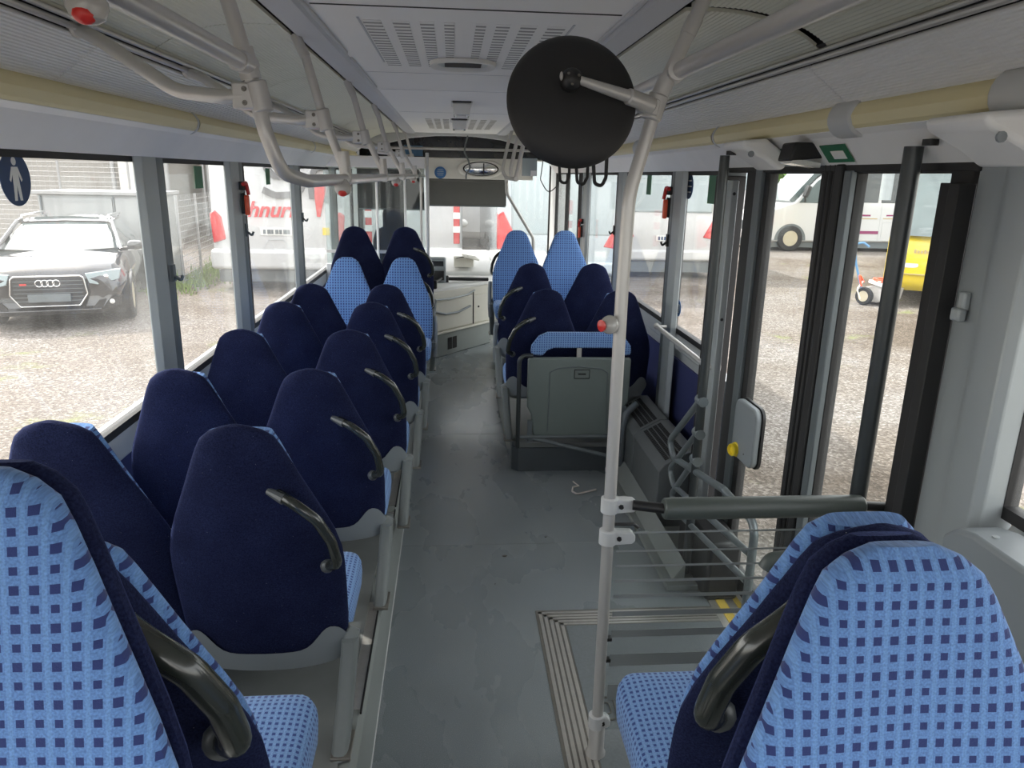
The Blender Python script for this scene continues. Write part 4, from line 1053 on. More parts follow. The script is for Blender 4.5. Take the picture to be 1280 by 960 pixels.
# ================================================================ FRONT OF THE BUS
# ticket desk: angled wall
a = Vector((-.237, 7.63)); b = Vector((.44, 8.47)); d = (b-a).normalized(); nv = Vector((-d.y, d.x))
dk = empty('driver_desk', (0, 8.3, 0), 'cream driver desk cabinet with two doors standing at an angle across the aisle end', 'desk')
def LD(m): return m.xf(Matrix.Translation(Vector((0, -8.3, 0))))
def wallseg(t0, t1, z0, z1, off0, off1):
    L_ = (b-a).length; p = [a + d*(t0*L_) - nv*off0*-1, a + d*(t1*L_) - nv*off0*-1, a + d*(t1*L_) + nv*off1, a + d*(t0*L_) + nv*off1]
    return MB().prism([(q.x, q.y) for q in p], 'z', z0, z1)
LD(wallseg(0, 1, .001, .25, 0, .6)).build('kick_base', 'podium_grey', dk, .01)
LD(wallseg(-.02, 1.0, .25, .27, -.02, .6)).build('ledge', 'desk_cream', dk, .005)
LD(wallseg(0.0, 1, .27, .70, .02, .6)).build('cabinet', 'desk_cream', dk, .01)
for t0, t1 in ((.075, .70), (.72, .99)):
    dd = LD(wallseg(t0, t1, .285, .60, .010, .03)).build('door', 'desk_cream', dk, .004)
m = MB(); q = a + d*(.80*(b-a).length) + nv*.008; m.ball((q.x, q.y, .46), .012); LD(m).build('lock', 'black_plastic', dk)
for t in (.07, .71): LD(wallseg(t-.005, t+.005, .275, .66, .004, .012)).build('gap', 'slot_dark', dk)
L_ = (b-a).length
pts = [a + d*(t*L_) for t in (.0, .1, .25, .45, .65)]
LD(MB().tube([(p.x, p.y-.005, z) for p, z in zip(pts, (.56, .50, .455, .45, .49))], .012, .05, 8)).build('kick_trim', 'grey_plastic', dk)
LD(MB().tube([(p.x, p.y-.02, z) for p, z in zip([a + d*(t*L_) for t in (-.05, .1, .35, .6, .72)], (.66, .63, .615, .625, .66))], .010, .05, 8)).build('vent_grille', 'pillar_grey', dk)
m = MB()
for k in range(6):
    for base in (.28, .36):
        q = a + d*((base + k*.011)*L_) - nv*.003; m.obox((q.x, q.y, .125), (.006, .006, .13), (0, 0, math.atan2(d.y, d.x)))
LD(m).build('vent_slot', 'black_plastic', dk)
LD(MB().prism([(-.25, 7.7), (.46, 8.5), (.50, 8.95), (-.25, 8.95)], 'z', .69, .73)).build('desk_top', 'dash_white', dk, .01)
# dashboard
da = empty('dashboard', (.2, 9.6, 0), 'white dashboard shelf under the windscreen', 'dashboard')
def LA(m): return m.xf(Matrix.Translation(Vector((-.2, -9.6, 0))))
LA(MB().prism([(8.95, .60), (8.95, .77), (9.3, .84), (10.35, .90), (10.40, .60)], 'x', -.36, .50).prism([(9.6, .60), (9.6, .84), (10.35, .90), (10.40, .60)], 'x', -1.25, -.36).prism([(9.2, .66), (9.2, .76), (9.6, .84), (10.35, .90), (10.40, .66)], 'x', .50, 1.30)).build('shelf', 'dash_white', da, .02, bseg=3)
LA(MB().prism([(8.9, .0), (9.1, .66), (10.3, .66), (10.3, .0)], 'x', -.36, .45).prism([(9.8, .0), (9.8, .66), (10.3, .66), (10.3, .0)], 'x', .45, 1.3)).build('front_body', 'desk_cream', da, .01)
LA(MB().prism([(8.9, .83), (9.05, .93), (9.25, .93), (9.3, .83)], 'x', .02, .26).obox((.22, 9.0, .94), (.20, .12, .02), (.3, .2, .5))).build('instrument_hood', 'desk_cream', da, .012)
LA(MB().tube([(.05, 8.98, .93), (.16, 8.96, .95), (.19, 8.98, .955)], .006, .02, 6)).build('lever', 'black_plastic', da)
# ticket printer
tp = empty('ticket_machine', (-.17, 8.35, .73), 'grey ticket machine with dark screen standing on the driver desk', 'machine')
MB().prism([(-.10, 0), (-.14, .18), (-.06, .27), (.10, .27), (.14, 0)], 'x', -.10, .10).build('housing', 'grey_plastic', tp, .02, bseg=3)
MB().obox((0, -.105, .215), (.15, .008, .07), (-.75, 0, 0)).build('screen', 'dest_dark', tp, .003)
MB().obox((0, -.135, .09), (.16, .012, .10), (-.15, 0, 0)).build('keypad', 'black_plastic', tp, .004)
# gate arm
ga = empty('gate_arm', (0, 7.9, .74), 'black barrier gate arm across the driver desk', 'gate')
MB().tube([(-.12, .42, .03), (.41, .55, .01)], .020, seg=10).build('arm', 'black_plastic', ga)
MB().obox((-.22, -.10, .04), (.12, .06, .09)).tube([(-.20, -.10, .05), (-.10, .38, .05)], .012).build('hinge', 'black_plastic', ga, .01)
MB().obox((-.08, .42, .0), (.08, .05, .13)).tube([(-.14, .38, .05), (-.14, .38, -.07)], .012).build('post_bracket', 'black_plastic', ga, .01)
# driver partition
dp_ = empty('driver_partition', (-.75, 7.70, .45), 'glazed partition behind the driver with white bars', 'partition')
def LQ(m): return m.xf(Matrix.Translation(Vector((.75, -7.70, -.45))))
LQ(MB().box(-1.28, -.26, 7.68, 7.72, .451, 1.00)).build('lower_panel', 'light_plastic', dp_, .006)
LQ(MB().box(-1.27, -.27, 7.697, 7.703, 1.00, 1.96)).build('pane', 'partition_glass', dp_, smooth=False)
LQ(MB().tube([(-.245, 7.64, .001), (-.245, 7.64, 2.10)], .017, .1, 14)).build('post', 'light_plastic', dp_)
LQ(MB().tube([(-.31, 7.66, .46), (-.31, 7.66, 1.87)], .012, seg=12)).build('post', 'rail_silver', dp_)
LQ(MB().box(-1.27, -.27, 7.68, 7.72, 1.11, 1.14)).build('cross_bar', 'rail_silver', dp_)
for x in (-.47, -.75): LQ(MB().tube([(x, 7.67, 1.0), (x, 7.67, 1.86)], .012, seg=10)).build('bar', 'white_paint', dp_)
LQ(MB().box(-1.28, -.27, 7.67, 7.73, 1.95, 2.06)).build('head_rail', 'fascia_silver', dp_, .006)
# driver seat
ds = empty('driver_chair', (-.66, 8.75, .45), 'dark high backed driver seat seen through the partition glass', 'seat')
def ring(w, d, z, yo, n=20): return [Vector((w*sp(math.cos(2*PI*k/n), .6), yo+d*sp(math.sin(2*PI*k/n), .7), z)) for k in range(n)]
MB().loft([ring(.22, .06, .35, .0), ring(.25, .065, .45, -.01), ring(.25, .06, .70, -.04), ring(.215, .055, .82, -.05), ring(.13, .05, .86, -.055), ring(.13, .05, 1.0, -.07), ring(.115, .045, 1.05, -.075), ring(.07, .02, 1.065, -.077)]).build('backrest', 'driver_navy', ds)
MB().loft([ring(.24, .24, .30, .25), ring(.26, .26, .36, .25), ring(.25, .25, .43, .25), ring(.2, .2, .45, .25)]).build('cushion', 'driver_navy', ds)
MB().lathe([(.2, -.449), (.2, -.40), (.08, -.35), (.08, .30)], (0, .25, 0)).build('pedestal', 'black_plastic', ds)
st = empty('steering_wheel', (-.66, 9.45, 1.15), 'black steering wheel at the left of the dashboard', 'steering wheel')
MB().tube([(.21*math.cos(t), .21*math.sin(t)*.9, .21*math.sin(t)*.45) for t in [2*PI*k/30 for k in range(31)]], .014, seg=8).build('rim', 'black_plastic', st)
MB().tube([(0, .02, 0), (0, .15, -.35)], .03).tube([(-.2, 0, 0), (.2, 0, 0)], .012).build('column', 'black_plastic', st)
# header: destination box, cream panel, blind
hd = empty('front_header', (.35, 9.9, 2.0), 'cream header panel with oval mirror recess and dark destination box above', 'panel')
def LE(m): return m.xf(Matrix.Translation(Vector((-.35, -9.9, -2.0))))
LE(MB().box(-.33, 1.05, 9.90, 9.95, 1.845, 2.09).box(-1.25, -.36, 9.90, 9.95, 1.95, 2.09).box(-1.25, 1.34, 9.85, 10.3, 2.088, 2.105)).build('panel', 'panel_cream', hd, .01)
LE(MB().box(-1.2, 1.2, 10.15, 10.2, 2.10, 2.40)).build('destination_box', 'dest_dark', hd)
LE(MB().tube([(-.9, 9.8, 2.21), (1.0, 9.8, 2.21)], .018, seg=8)).build('tube', 'rail_silver', hd)
LE(MB().box(-.62, -.38, 10.1, 10.14, 2.12, 2.25)).build('tinted_film', 'blue_tube', hd)
LE(MB().tube([(-.335, 9.88, 2.1), (-.325, 9.88, 1.5), (-.32, 9.6, .9)], .012, seg=8)).build('edge_trim', 'light_plastic', hd)
om = empty('oval_mirror', (.37, 9.885, 1.975), 'oval interior mirror set in the cream header panel', 'mirror')
def ov(w, h, y): return [Vector((w*math.cos(2*PI*k/40), y, h*math.sin(2*PI*k/40))) for k in range(40)]
MB().loft([ov(.30, .125, .01), ov(.27, .105, -.012), ov(.235, .093, -.012), ov(.23, .088, .0)], cap=False).build('frame', 'panel_cream', om)
MB().loft([ov(.232, .090, .005), ov(.215, .080, -.008)]).build('mirror_rim', 'black_plastic', om)
MB().loft([ov(.212, .078, -.0085), ov(.20, .072, -.012)]).build('mirror_glass', 'chrome', om)
MB().box(.03, .045, -.016, -.010, -.07, .07).build('divider', 'black_plastic', om)
bs = empty('round_sticker', (-.15, 9.893, 1.92), 'blue round text sticker on the cream header panel', 'sticker')
MB().lathe([(0, 0), (.075, 0), (.075, .003), (0, .003)], (0, 0, 0), (0, -1, 0), 36).build('disc', 'blue_sticker', bs)
m = MB()
for k in range(4): m.box(-.045+.006*abs(k-1.5), .045-.006*abs(k-1.5), -.0045, -.0031, .035-k*.023, .040-k*.023)
m.build('print', 'pale_glass', bs)
rb = empty('roller_blind', (.19, 9.95, 1.85), 'dark grey roller blind half lowered over the windscreen', 'blind')
MB().box(-.505, .52, -.003, .003, -.34, 0).build('cloth', 'blind_grey', rb)
MB().tube([(-.50, 0, -.345), (.51, 0, -.345)], .010, seg=8).build('hem_bar', 'pillar_dark', rb)
MB().tube([(-.50, 0, -.02), (.51, 0, -.02)], .02, seg=10).build('roller', 'blind_grey', rb)
o = empty('roller_blind', (-.80, 9.9, 1.95), 'black roller blind on the driver side of the windscreen', 'blind')
MB().box(-.40, .44, -.003, .003, -.50, 0).build('cloth', 'black_rubber', o)
MB().tube([(-.40, 0, -.50), (.44, 0, -.50)], .010, seg=8).build('hem_bar', 'pillar_dark', o)
# ================================================================ OUTSIDE
GZ = -.35
def wheel(parent, x, y, z, r=.36, w=.22, ax=(1, 0, 0), rim='rim_metal'):
    A = Vector(ax)
    t = MB().lathe([(r*.62, -w/2), (r*.92, -w/2), (r, -w/2+.03), (r, w/2-.03), (r*.92, w/2), (r*.62, w/2), (r*.55, w*.3), (r*.55, -w*.3), (r*.62, -w/2)], (x, y, z), A, 32, False).build('wheel', 'tyre', parent)
    for sgn in (-1, 1):
        m = MB().lathe([(r*.60, w/2*.9), (r*.52, w*.30), (r*.40, w*.26), (r*.30, w*.36), (r*.14, w*.44), (0, w*.44)], (x, y, z), A*sgn, 28)
        a, b = A.orthogonal().normalized(), None; b = A.cross(a)
        for k in range(8):
            q = 2*PI*k/8; c = Vector((x, y, z)) + A*sgn*w*.36 + (a*math.cos(q)+b*math.sin(q))*r*.22
            m.ball(c, r*.035, (1, 1, 1), 6)
        m.build('rim', rim, t)
        m = MB()
        for k in range(6):
            q = 2*PI*k/6; c = Vector((x, y, z)) + A*sgn*w*.305 + (a*math.cos(q)+b*math.sin(q))*r*.43
            m.lathe([(0, 0), (r*.06, 0), (r*.06, .01), (0, .01)], c, A*sgn, 10)
        m.build('rim_hole', 'black_plastic', t)
    return t
# ---- dark estate car, local: front at y=0 facing -y, length +y
car = empty('car', (-5.62, 10.75, GZ), 'dark sport utility car parked nose on outside the near left window', 'car', rz=math.radians(17))
def carring(y, wb, zb, wm, zm, zt, wt, n=10):
    L_ = [(0, zb), (wb*.8, zb), (wb, zb+.08), (wm, zm), (wm-.01, zm+.12*(zt-zm)+.02), (wt, zt-.03), (wt*.93, zt), (wt*.5, zt+.012), (0, zt+.02)]
    R_ = [(-x, z) for x, z in L_[1:-1]][::-1]
    return [Vector((x, y, z)) for x, z in L_+R_]
secs = [(0.02, .60, .30, .70, .46, .62, .62), (-.02, .66, .26, .78, .50, .72, .66), (.04, .70, .24, .84, .55, .80, .72), (.14, .78, .22, .89, .58, .86, .76), (.35, .84, .22, .93, .62, .92, .80), (.8, .86, .22, .95, .64, .97, .83), (1.35, .86, .22, .95, .66, 1.03, .86), (2.6, .86, .22, .95, .66, 1.05, .86), (3.9, .86, .22, .94, .66, 1.05, .84), (4.45, .82, .26, .88, .60, 1.0, .78), (4.6, .70, .35, .78, .6, .9, .7)]
MB().loft([carring(*s) for s in secs]).build('body', 'car_black', car, ang=50)
def gh(y, wb, zb, wt, zt):
    L_ = [(0, zb), (wb, zb), (wb-.01, zb+.05), (wt+.02, zt-.05), (wt-.05, zt), (0, zt+.015)]
    return [Vector((x, y, z)) for x, z in L_+[(-x, z) for x, z in L_[1:-1]][::-1]]
MB().loft([gh(1.12, .80, 1.0, .78, 1.01), gh(1.6, .84, 1.0, .70, 1.26), gh(2.0, .85, 1.0, .62, 1.41), gh(3.3, .85, 1.0, .62, 1.43), gh(4.3, .80, 1.0, .56, 1.30), gh(4.5, .74, 1.0, .62, 1.05)]).build('greenhouse', 'car_glass', car, ang=30)
def rf(y, wt, zt): return [Vector((x, y, z)) for x, z in ((-wt, zt-.03), (-wt*.9, zt+.005), (0, zt+.022), (wt*.9, zt+.005), (wt, zt-.03), (wt*.9, zt-.035), (-wt*.9, zt-.035))]
MB().loft([rf(1.92, .645, 1.40), rf(2.2, .645, 1.437), rf(3.3, .645, 1.442), rf(4.2, .60, 1.35)]).build('roof', 'car_black', car)
MB().loft([rf(2.15, .50, 1.452), rf(2.6, .50, 1.460)]).build('glass_roof', 'car_glass', car)
for s in (-1, 1):
    MB().tube([(s*.835, 1.12, 1.02), (s*.66, 1.92, 1.40), (s*.64, 2.1, 1.43)], .032, .1, 8).build('windscreen_pillar', 'car_black', car)
    MB().tube([(s*.60, 1.95, 1.44), (s*.61, 2.05, 1.49), (s*.61, 3.7, 1.47), (s*.58, 3.85, 1.42)], .016, .05, 8).build('roof_rail', 'chrome', car)
    mm = MB().loft([[Vector((s*(1.03+.115*sp(math.cos(t), .7)*k), 1.15+yy, 1.08+.075*sp(math.sin(t), .8)*k)) for t in [2*PI*q/16 for q in range(16)]] for yy, k in ((-.06, .5), (-.04, .85), (0, 1), (.06, 1), (.07, .9))])
    mo = mm.tube([(s*.86, 1.22, 1.02), (s*.95, 1.17, 1.04)], .03).build('door_mirror', 'car_black', car)
    MB().tube([(s*.93, 1.118, 1.01), (s*1.12, 1.12, 1.02)], .006).build('mirror_trim', 'chrome', mo)
    pr = [(.46, .80), (.50, .66), (.60, .635), (.87, .70), (.905, .84), (.80, .835)]
    hl = MB().loft([[Vector((s*x, .00+.30*max(0, x-.45)**1.3+dy, z)) for x, z in pr] for dy in (-.03, .12)]).build('headlight', 'pale_glass', car, .01)
    MB().tube([(s*.50, .01, .665), (s*.60, .03, .645), (s*.86, .11, .71), (s*.88, .12, .80)], .010, .03, 6).build('light_strip', 'white_paint', hl)
    MB().ball((s*.70, .04, .74), .05, (1, .4, 1), 12).build('lens', 'chrome', hl)
    pr = [(.50, .30), (.86, .33), (.88, .46), (.60, .42)]
    fg = MB().loft([[Vector((s*x, .08+.28*max(0, x-.5)+dy-.14, z)) for x, z in pr] for dy in (0, .1)]).build('air_intake', 'black_plastic', car)
    MB().lathe([(0, 0), (.035, 0), (0, .02)], (s*.76, -.0, .39), (0, -1, 0), 14).build('fog_lamp', 'lamp_lens', fg)
    wheel(car, s*.86, .82, .35, .35, .22); wheel(car, s*.86, 3.65, .35, .35, .22)
    MB().tube([(s*.955, .46, .40), (s*.965, .52, .62), (s*.97, .82, .74), (s*.965, 1.14, .62), (s*.955, 1.2, .40)], .02, .15, 8).build('wheel_arch', 'car_black', car)
pr = [(-.36, .36), (.36, .36), (.47, .52), (.44, .745), (.40, .775), (-.40, .775), (-.44, .745), (-.47, .52)]
gr = MB().prism(pr, 'y', -.055, .02).build('grille', 'black_plastic', car, .01)
MB().tube([(x, -.058, z) for x, z in pr+pr[:2]], .011, .03, 8).build('grille_surround', 'chrome', gr)
m = MB()
for k in range(6): m.box(-.42, .42, -.062, -.054, .43+k*.055, .437+k*.055)
m.build('grille_bar', 'pillar_dark', gr)
m = MB()
for k in range(4):
    cx = -.105+k*.07; m.tube([(cx+.045*math.cos(t), -.072, .68+.045*math.sin(t)) for t in [2*PI*q/24 for q in range(25)]], .0075, seg=8)
m.build('ring_emblem', 'chrome', gr)
m = MB().box(-.34, -.26, -.066, -.058, .655, .68); m.build('badge', 'red_plastic', gr)
MB().box(-.26, .26, -.085, -.055, .42, .53).build('plate_holder', 'pillar_dark', car, .005)
MB().prism([(-.05, .24), (-.08, .30), (.0, .34), (.05, .24)], 'x', -.62, .62).build('front_lip', 'car_black', car, .01)
MB().box(-.86, .86, .5, 4.3, .14, .24).build('underbody', 'black_plastic', car)

# ---- metal cabinets behind the car
cb = empty('metal_cabinet', (-6.35, 15.5, GZ), 'long weathered light grey metal cabinet with doors behind the dark car', 'cabinet')
MB().box(-1.72, .42, 0, 1.4, 0, 1.72).build('body', 'cabinet_metal', cb, .01)
MB().box(-1.80, .47, -.06, 1.46, 1.72, 1.79).build('roof', 'galv', cb, .008)
for x0, x1 in ((-1.60, -.32), (-.26, .38)):
    dr = MB().box(x0, x1, -.03, 0, .52, 1.66).build('door', 'cabinet_metal', cb, .004)
    MB().obox((x1-.12, -.05, 1.0), (.03, .04, .22)).build('door_handle', 'pillar_dark', dr)
m = MB()
for x in (-1.66, -.29, .40): m.box(x-.012, x+.012, -.034, -.0, .1, 1.70)
m.build('seam', 'pillar_dark', cb)
MB().obox((-.15, -.03, .25), (.12, .05, .18)).build('outlet_box', 'black_plastic', cb)

# ---- warehouse wall
bd = empty('warehouse', (-14, 24, GZ), 'grey concrete warehouse wall with down pipes and a corrugated roof edge on the far left', 'building')
MB().box(-12, 5.0, 0, 5, 0, 2.75).build('wall', 'concrete_wall', bd)
m = MB()
for k in range(70): m.tube([(-12+k*.245, -.22, 2.95), (-12+k*.245, .2, 3.05)], .09, seg=8)
m.build('corrugated_edge', 'galv', bd)
MB().box(-12, 5.2, -.10, 5, 2.75, 2.92).build('gutter', 'sill_grey', bd)
MB().box(4.1, 5.2, -.35, -.05, 0, 2.8).build('pier', 'panel_cream', bd)
for x in (3.9, 5.45): MB().tube([(x, -.25, 0), (x, -.25, 2.8), (x+.25, -.3, 3.2)], .07, .2, 10).build('down_pipe', 'galv', bd)
bq = empty('brick_building', (-6.0, 27, GZ), 'brown grey brick building with corrugated cladding behind the cabinets', 'building')
MB().box(-2.6, 6, 0, 6, 0, 7).build('wall', 'brick_wall', bq)
m = MB()
for k in range(14): m.tube([(-2.5+k*.16, -.05, 0), (-2.5+k*.16, -.05, 7)], .07, seg=8)
m.build('cladding', 'galv', bq)
MB().ball((1.1, -.02, 3.7), .5, (.8, .1, 1), 20).build('oval_sign', 'white_paint', bq)
m = MB()
for k in range(9): m.box(.2+k*.3, .42+k*.3, -.06, .02, 2.3, 2.65)
m.build('vent_opening', 'slot_dark', bq)

# ---- wire fence in the second window
def fence(x0, y0, x1, y1, h, label, n):
    f = empty('wire_fence', (x0, y0, GZ), label, 'fence', 'galvanised yard fences'); d = Vector((x1-x0, y1-y0)); L_ = d.length; d.normalize()
    for k in range(n+1):
        t = L_*k/n; MB().tube([(d.x*t, d.y*t, 0), (d.x*t, d.y*t, h)], .03, seg=8).build('post', 'galv', f)
    m = MB()
    for k in range(int(h/.12)): m.tube([(0, 0, .08+k*.12), (d.x*L_, d.y*L_, .08+k*.12)], .006, seg=4)
    for k in range(int(L_/.12)): m.tube([(d.x*k*.12, d.y*k*.12, .05), (d.x*k*.12, d.y*k*.12, h)], .004, seg=3)
    m.build('mesh', 'galv', f, smooth=False)
fence(-5.35, 15.2, -6.1, 23, 1.75, 'galvanised wire mesh fence running away beyond the second left window', 5)
fence(-15, 20, -8.3, 20.4, 2.4, 'pale rail fence in front of the warehouse at the far left', 4)
# grass by the fence
m = MB()
for k in range(2600):
    t = random.random(); x = -5.15 - .7*t + random.gauss(0, .25); y = 14.2 + 9*t + random.gauss(0, .5)
    if random.random() < .35: x = -6.3+random.uniform(-1.6, 1.0); y = 14.6+random.uniform(-.35, .35)
    h = random.uniform(.05, .22); a = random.random()*PI; w = .02
    m.add([(x-w*math.cos(a), y-w*math.sin(a), GZ), (x+w*math.cos(a), y+w*math.sin(a), GZ), (x+random.gauss(0, .05), y+random.gauss(0, .05), GZ+h)], [(0, 1, 2)])
o = m.build('grass', 'grass_blade', smooth=False); tag(o, 'weedy green grass growing along the wire fence', 'grass', kind='stuff')

# ---- generic vehicle pieces
def bodyprism(w, prof, m, parent, bev=.12, name='body'):
    return MB().prism(prof, 'x', -w/2, w/2).build(name, m, parent, bev, bseg=4)
# coach with lettering, rear towards us (rear face local y=0, length +y)
co = empty('coach', (-3.30, 14.6, GZ), 'white touring coach seen from the rear with grey S and red lettering', 'coach', 'coaches parked around the yard')
bodyprism(2.5, [(0.12, .35), (0.0, .70), (0.0, 1.2), (.08, 2.9), (.22, 3.5), (11, 3.5), (11, .35)], 'white_body', co, .14)
MB().box(-1.27, 1.27, -.12, .10, .42, .80).build('bumper', 'white_body', co, .07, bseg=4)
MB().box(-1.2, 1.2, .1, 10.8, .15, .40).build('skirt', 'pillar_dark', co, .03)
for s in (-1, 1):
    pr = [(.98, .98), (1.22, .90), (1.25, 1.45), (1.16, 1.52), (1.04, 1.40)]
    MB().loft([[Vector((s*x, -.03+dy, z)) for x, z in pr] for dy in (0, .14)]).build('tail_light', 'tail_red', co, .03)
    for yy in (3.2, 8.0): wheel(co, s*1.1, yy, .48, .48, .28)
MB().box(-.34, .26, -.02, .02, 1.06, 1.20).build('number_plate', 'lamp_lens', co, .005)
m = MB()
for k, w in enumerate((.05, .07, .04, .06, .05, .07, .05)): m.box(-.28+k*.075, -.28+k*.075+w, -.026, -.018, 1.09, 1.17)
m.build('plate_mark', 'pillar_dark', co)
MB().box(.83, .96, -.012, .01, 1.08, 1.22).build('warning_sticker', 'paper_yellow', co)
text('Schnurr', .40, 'brand_red', co, (-.28, -.012, 1.53), (PI/2, 0, 0), 'red_lettering', .006, .35, 1.0, bold=.008)
MB().ribbon([(.50, 2.34), (.34, 2.47), (-.02, 2.47), (-.18, 2.32), (-.06, 2.17), (.34, 2.12), (.50, 1.98), (.38, 1.83), (-.02, 1.80), (-.24, 1.90)], .12, -.015, .08, .12).build('grey_letter', 'brand_grey', co)
MB().ribbon([(.66, 1.75), (.64, 2.0), (.72, 2.28), (.90, 2.36), (1.02, 2.22), (1.0, 1.9), (.92, 1.68)], .10, -.015, .08, .10).build('grey_letter', 'brand_grey', co)
m = MB().prism([(.74, 1.42), (.80, 1.42), (.93, 1.92), (.90, 2.08), (.80, 2.12), (.72, 2.0), (.71, 1.8)], 'y', -.02, .0); m.build('red_swoosh', 'tail_red', co)
m = MB().tube([(1.0, -.125, .45), (.95, -.125, .62), (.80, -.125, .70), (.68, -.125, .55)], .006, .1, 6).tube([(-.3, -.02, .80), (-.2, -.02, .98), (.1, -.02, .98), (.2, -.02, .80)], .006, .08, 6); m.build('panel_line', 'sill_grey', co)

def coach_rear(x, y, rz, label, w=2.5, h=3.3, body='white_body', glass='pale_glass', win=(1.35, 2.9), lights='tri', plate=True, L_=11, sticker=True):
    c = empty('coach', (x, y, GZ), label, 'coach', 'coaches parked around the yard', rz)
    bodyprism(w, [(0.10, .35), (0.0, .6), (0.0, 1.2), (.10, h-.4), (.25, h), (L_, h), (L_, .35)], body, c, .12)
    MB().box(-w/2+.25, w/2-.25, -.015, .08, *win).build('rear_window', glass, c, .06, bseg=3)
    for s in (-1, 1):
        if lights == 'tri': pr = [(w/2-.44, .95), (w/2+.01, .88), (w/2+.01, 1.55), (w/2-.10, 1.60)]
        else: pr = [(w/2-.20, .75), (w/2-.06, .75), (w/2-.06, 1.75), (w/2-.20, 1.75)]
        tl = MB().loft([[Vector((s*q, -.02+dy, z)) for q, z in pr] for dy in (0, .22)]).build('tail_light', 'tail_red', c, .02)
        if lights != 'tri':
            m = MB()
            for z in (1.0, 1.3): m.box(*sorted((s*(w/2-.21), s*(w/2-.05))), -.03, .0, z, z+.14)
            m.build('clear_lens', 'white_paint', tl)
        MB().box(*sorted((s*w/2, s*(w/2+.012))), .5, L_-.3, 1.75, 2.7).build('side_glass', 'bus_glass', c, .005)
        for yy in (2.8, L_-2.5): wheel(c, s*(w/2-.14), yy, .48, .48, .28)
    MB().box(-w/2+.05, w/2-.05, .05, L_-.1, .14, .38).build('skirt', 'pillar_dark', c)
    MB().box(-w/2-.01, w/2+.01, -.08, .08, .42, .66).build('bumper', body, c, .05, bseg=3)
    if plate:
        MB().box(-.30, .30, -.02, .02, .86, .99).build('number_plate', 'lamp_lens', c, .005)
        m = MB()
        for k in range(7): m.box(-.25+k*.07, -.205+k*.07, -.025, -.018, .885, .965)
        m.build('plate_mark', 'navy_sticker', c)
    if sticker:
        MB().box(w/2-.62, w/2-.42, -.035, .0, 1.85, 2.12).build('warning_sticker', 'paper_yellow', c)
        MB().obox((w/2-.52, -.037, 1.99), (.16, .004, .05), (0, .6, 0)).build('warning_mark', 'tail_red', c)
    return c
# seen through the windscreen
coach_rear(-.87, 16.8, 0, w=2.2, L_=5.2, label='white bus rear with stacked red tail lights seen through the windscreen centre', win=(2.35, 3.0), lights='col', plate=False, h=3.1)
c = coach_rear(2.12, 14.3, math.radians(1), 'pale blue silver coach rear with wide window and red corner lights ahead of the windscreen', w=2.5, L_=6.5, body='silver_body', win=(1.15, 2.9), lights='tri', sticker=False)
c = coach_rear(5.0, 17.0, math.radians(0), L_=5.2, label='white coach rear beyond the far right window of the bus', win=(1.5, 2.9), lights='tri', sticker=False)
# coach facing us between them, with black mirror arms
cf = empty('coach', (.9, 22.5, GZ), 'grey white coach facing us with big mirror and slatted grille between two rears', 'coach', 'coaches parked around the yard', math.radians(-16))
bodyprism(2.4, [(0.2, .35), (0.0, .6), (0.0, 1.3), (.35, 3.1), (3.6, 3.2), (3.6, .35)], 'white_body', cf, .12)
MB().box(-1.05, 1.05, -.01, .1, 1.35, 2.8).xf(Matrix.Rotation(-.19, 4, 'X')).build('windscreen', 'bus_glass', cf, .05)
m = MB()
for k in range(9): m.obox((.95, -.03, .55+k*.14), (.45, .04, .06), (0, .25, 0))
m.build('grille_slat', 'pillar_dark', cf)
MB().tube([(-.9, -.05, 2.5), (-.95, -.5, 2.4), (-.9, -.55, 1.9)], .04, .15, 8).obox((-.9, -.5, 1.75), (.25, .12, .5)).build('mirror_arm', 'black_plastic', cf, .02)
MB().ball((-.6, -.02, .85), .16, (1, .4, .7), 14).ball((.6, -.02, .85), .16, (1, .4, .7), 14).build('headlight', 'lamp_lens', cf)
for s in (-1, 1): wheel(cf, s*1.08, 2.2, .48, .48, .28)
MB().box(-1.15, 1.15, .1, 3.5, .14, .38).build('skirt', 'black_plastic', cf)
# far coaches outside the right windows
coach_rear(6.6, 23.5, math.radians(8), L_=9, label='white coach with dark wheel arch outside the window behind the grab pole', win=(1.6, 2.9), lights='tri', sticker=False, h=3.4)
coach_rear(10.9, 28.7, math.radians(8), L_=3.8, label='white coach with red lights and yellow sticker outside the window beside the far door pole', win=(1.9, 2.9), lights='col', h=3.4)

# ---- white minibus, side on, nose to the left
mb = empty('minibus', (10.0, 24.2, GZ), 'white minibus with purple and gold side stripes parked side on beyond the door', 'minibus')
pr = [(0, .30), (-.08, .45), (-.04, .85), (.10, 1.10), (.45, 1.32), (1.30, 1.62), (1.95, 2.35), (2.5, 2.80), (3.0, 2.95), (8.2, 2.95), (8.35, 2.7), (8.35, .35)]
MB().prism(pr, 'y', 0, 2.1).build('body', 'white_body', mb, .06, bseg=3)
pr = [(.55, 1.42), (1.30, 1.66), (1.93, 2.37), (2.36, 2.70), (2.28, 2.72), (1.80, 2.42), (1.2, 1.78), (.55, 1.46)]
MB().prism([(1.22, 1.56), (1.95, 2.42), (2.30, 2.66), (2.16, 2.72), (1.82, 2.50), (1.1, 1.66)], 'y', .04, 2.06).build('windscreen', 'car_glass', mb)
MB().prism([(1.42, 1.58), (1.97, 2.28), (2.45, 2.60), (2.72, 2.60), (2.72, 1.58)], 'y', -.012, .05).build('cab_window', 'car_glass', mb, .01)
for x0, x1 in ((2.85, 4.15), (4.25, 6.1), (6.2, 8.1)): MB().box(x0, x1, -.012, .05, 1.62, 2.62).build('side_window', 'bus_glass', mb, .02)
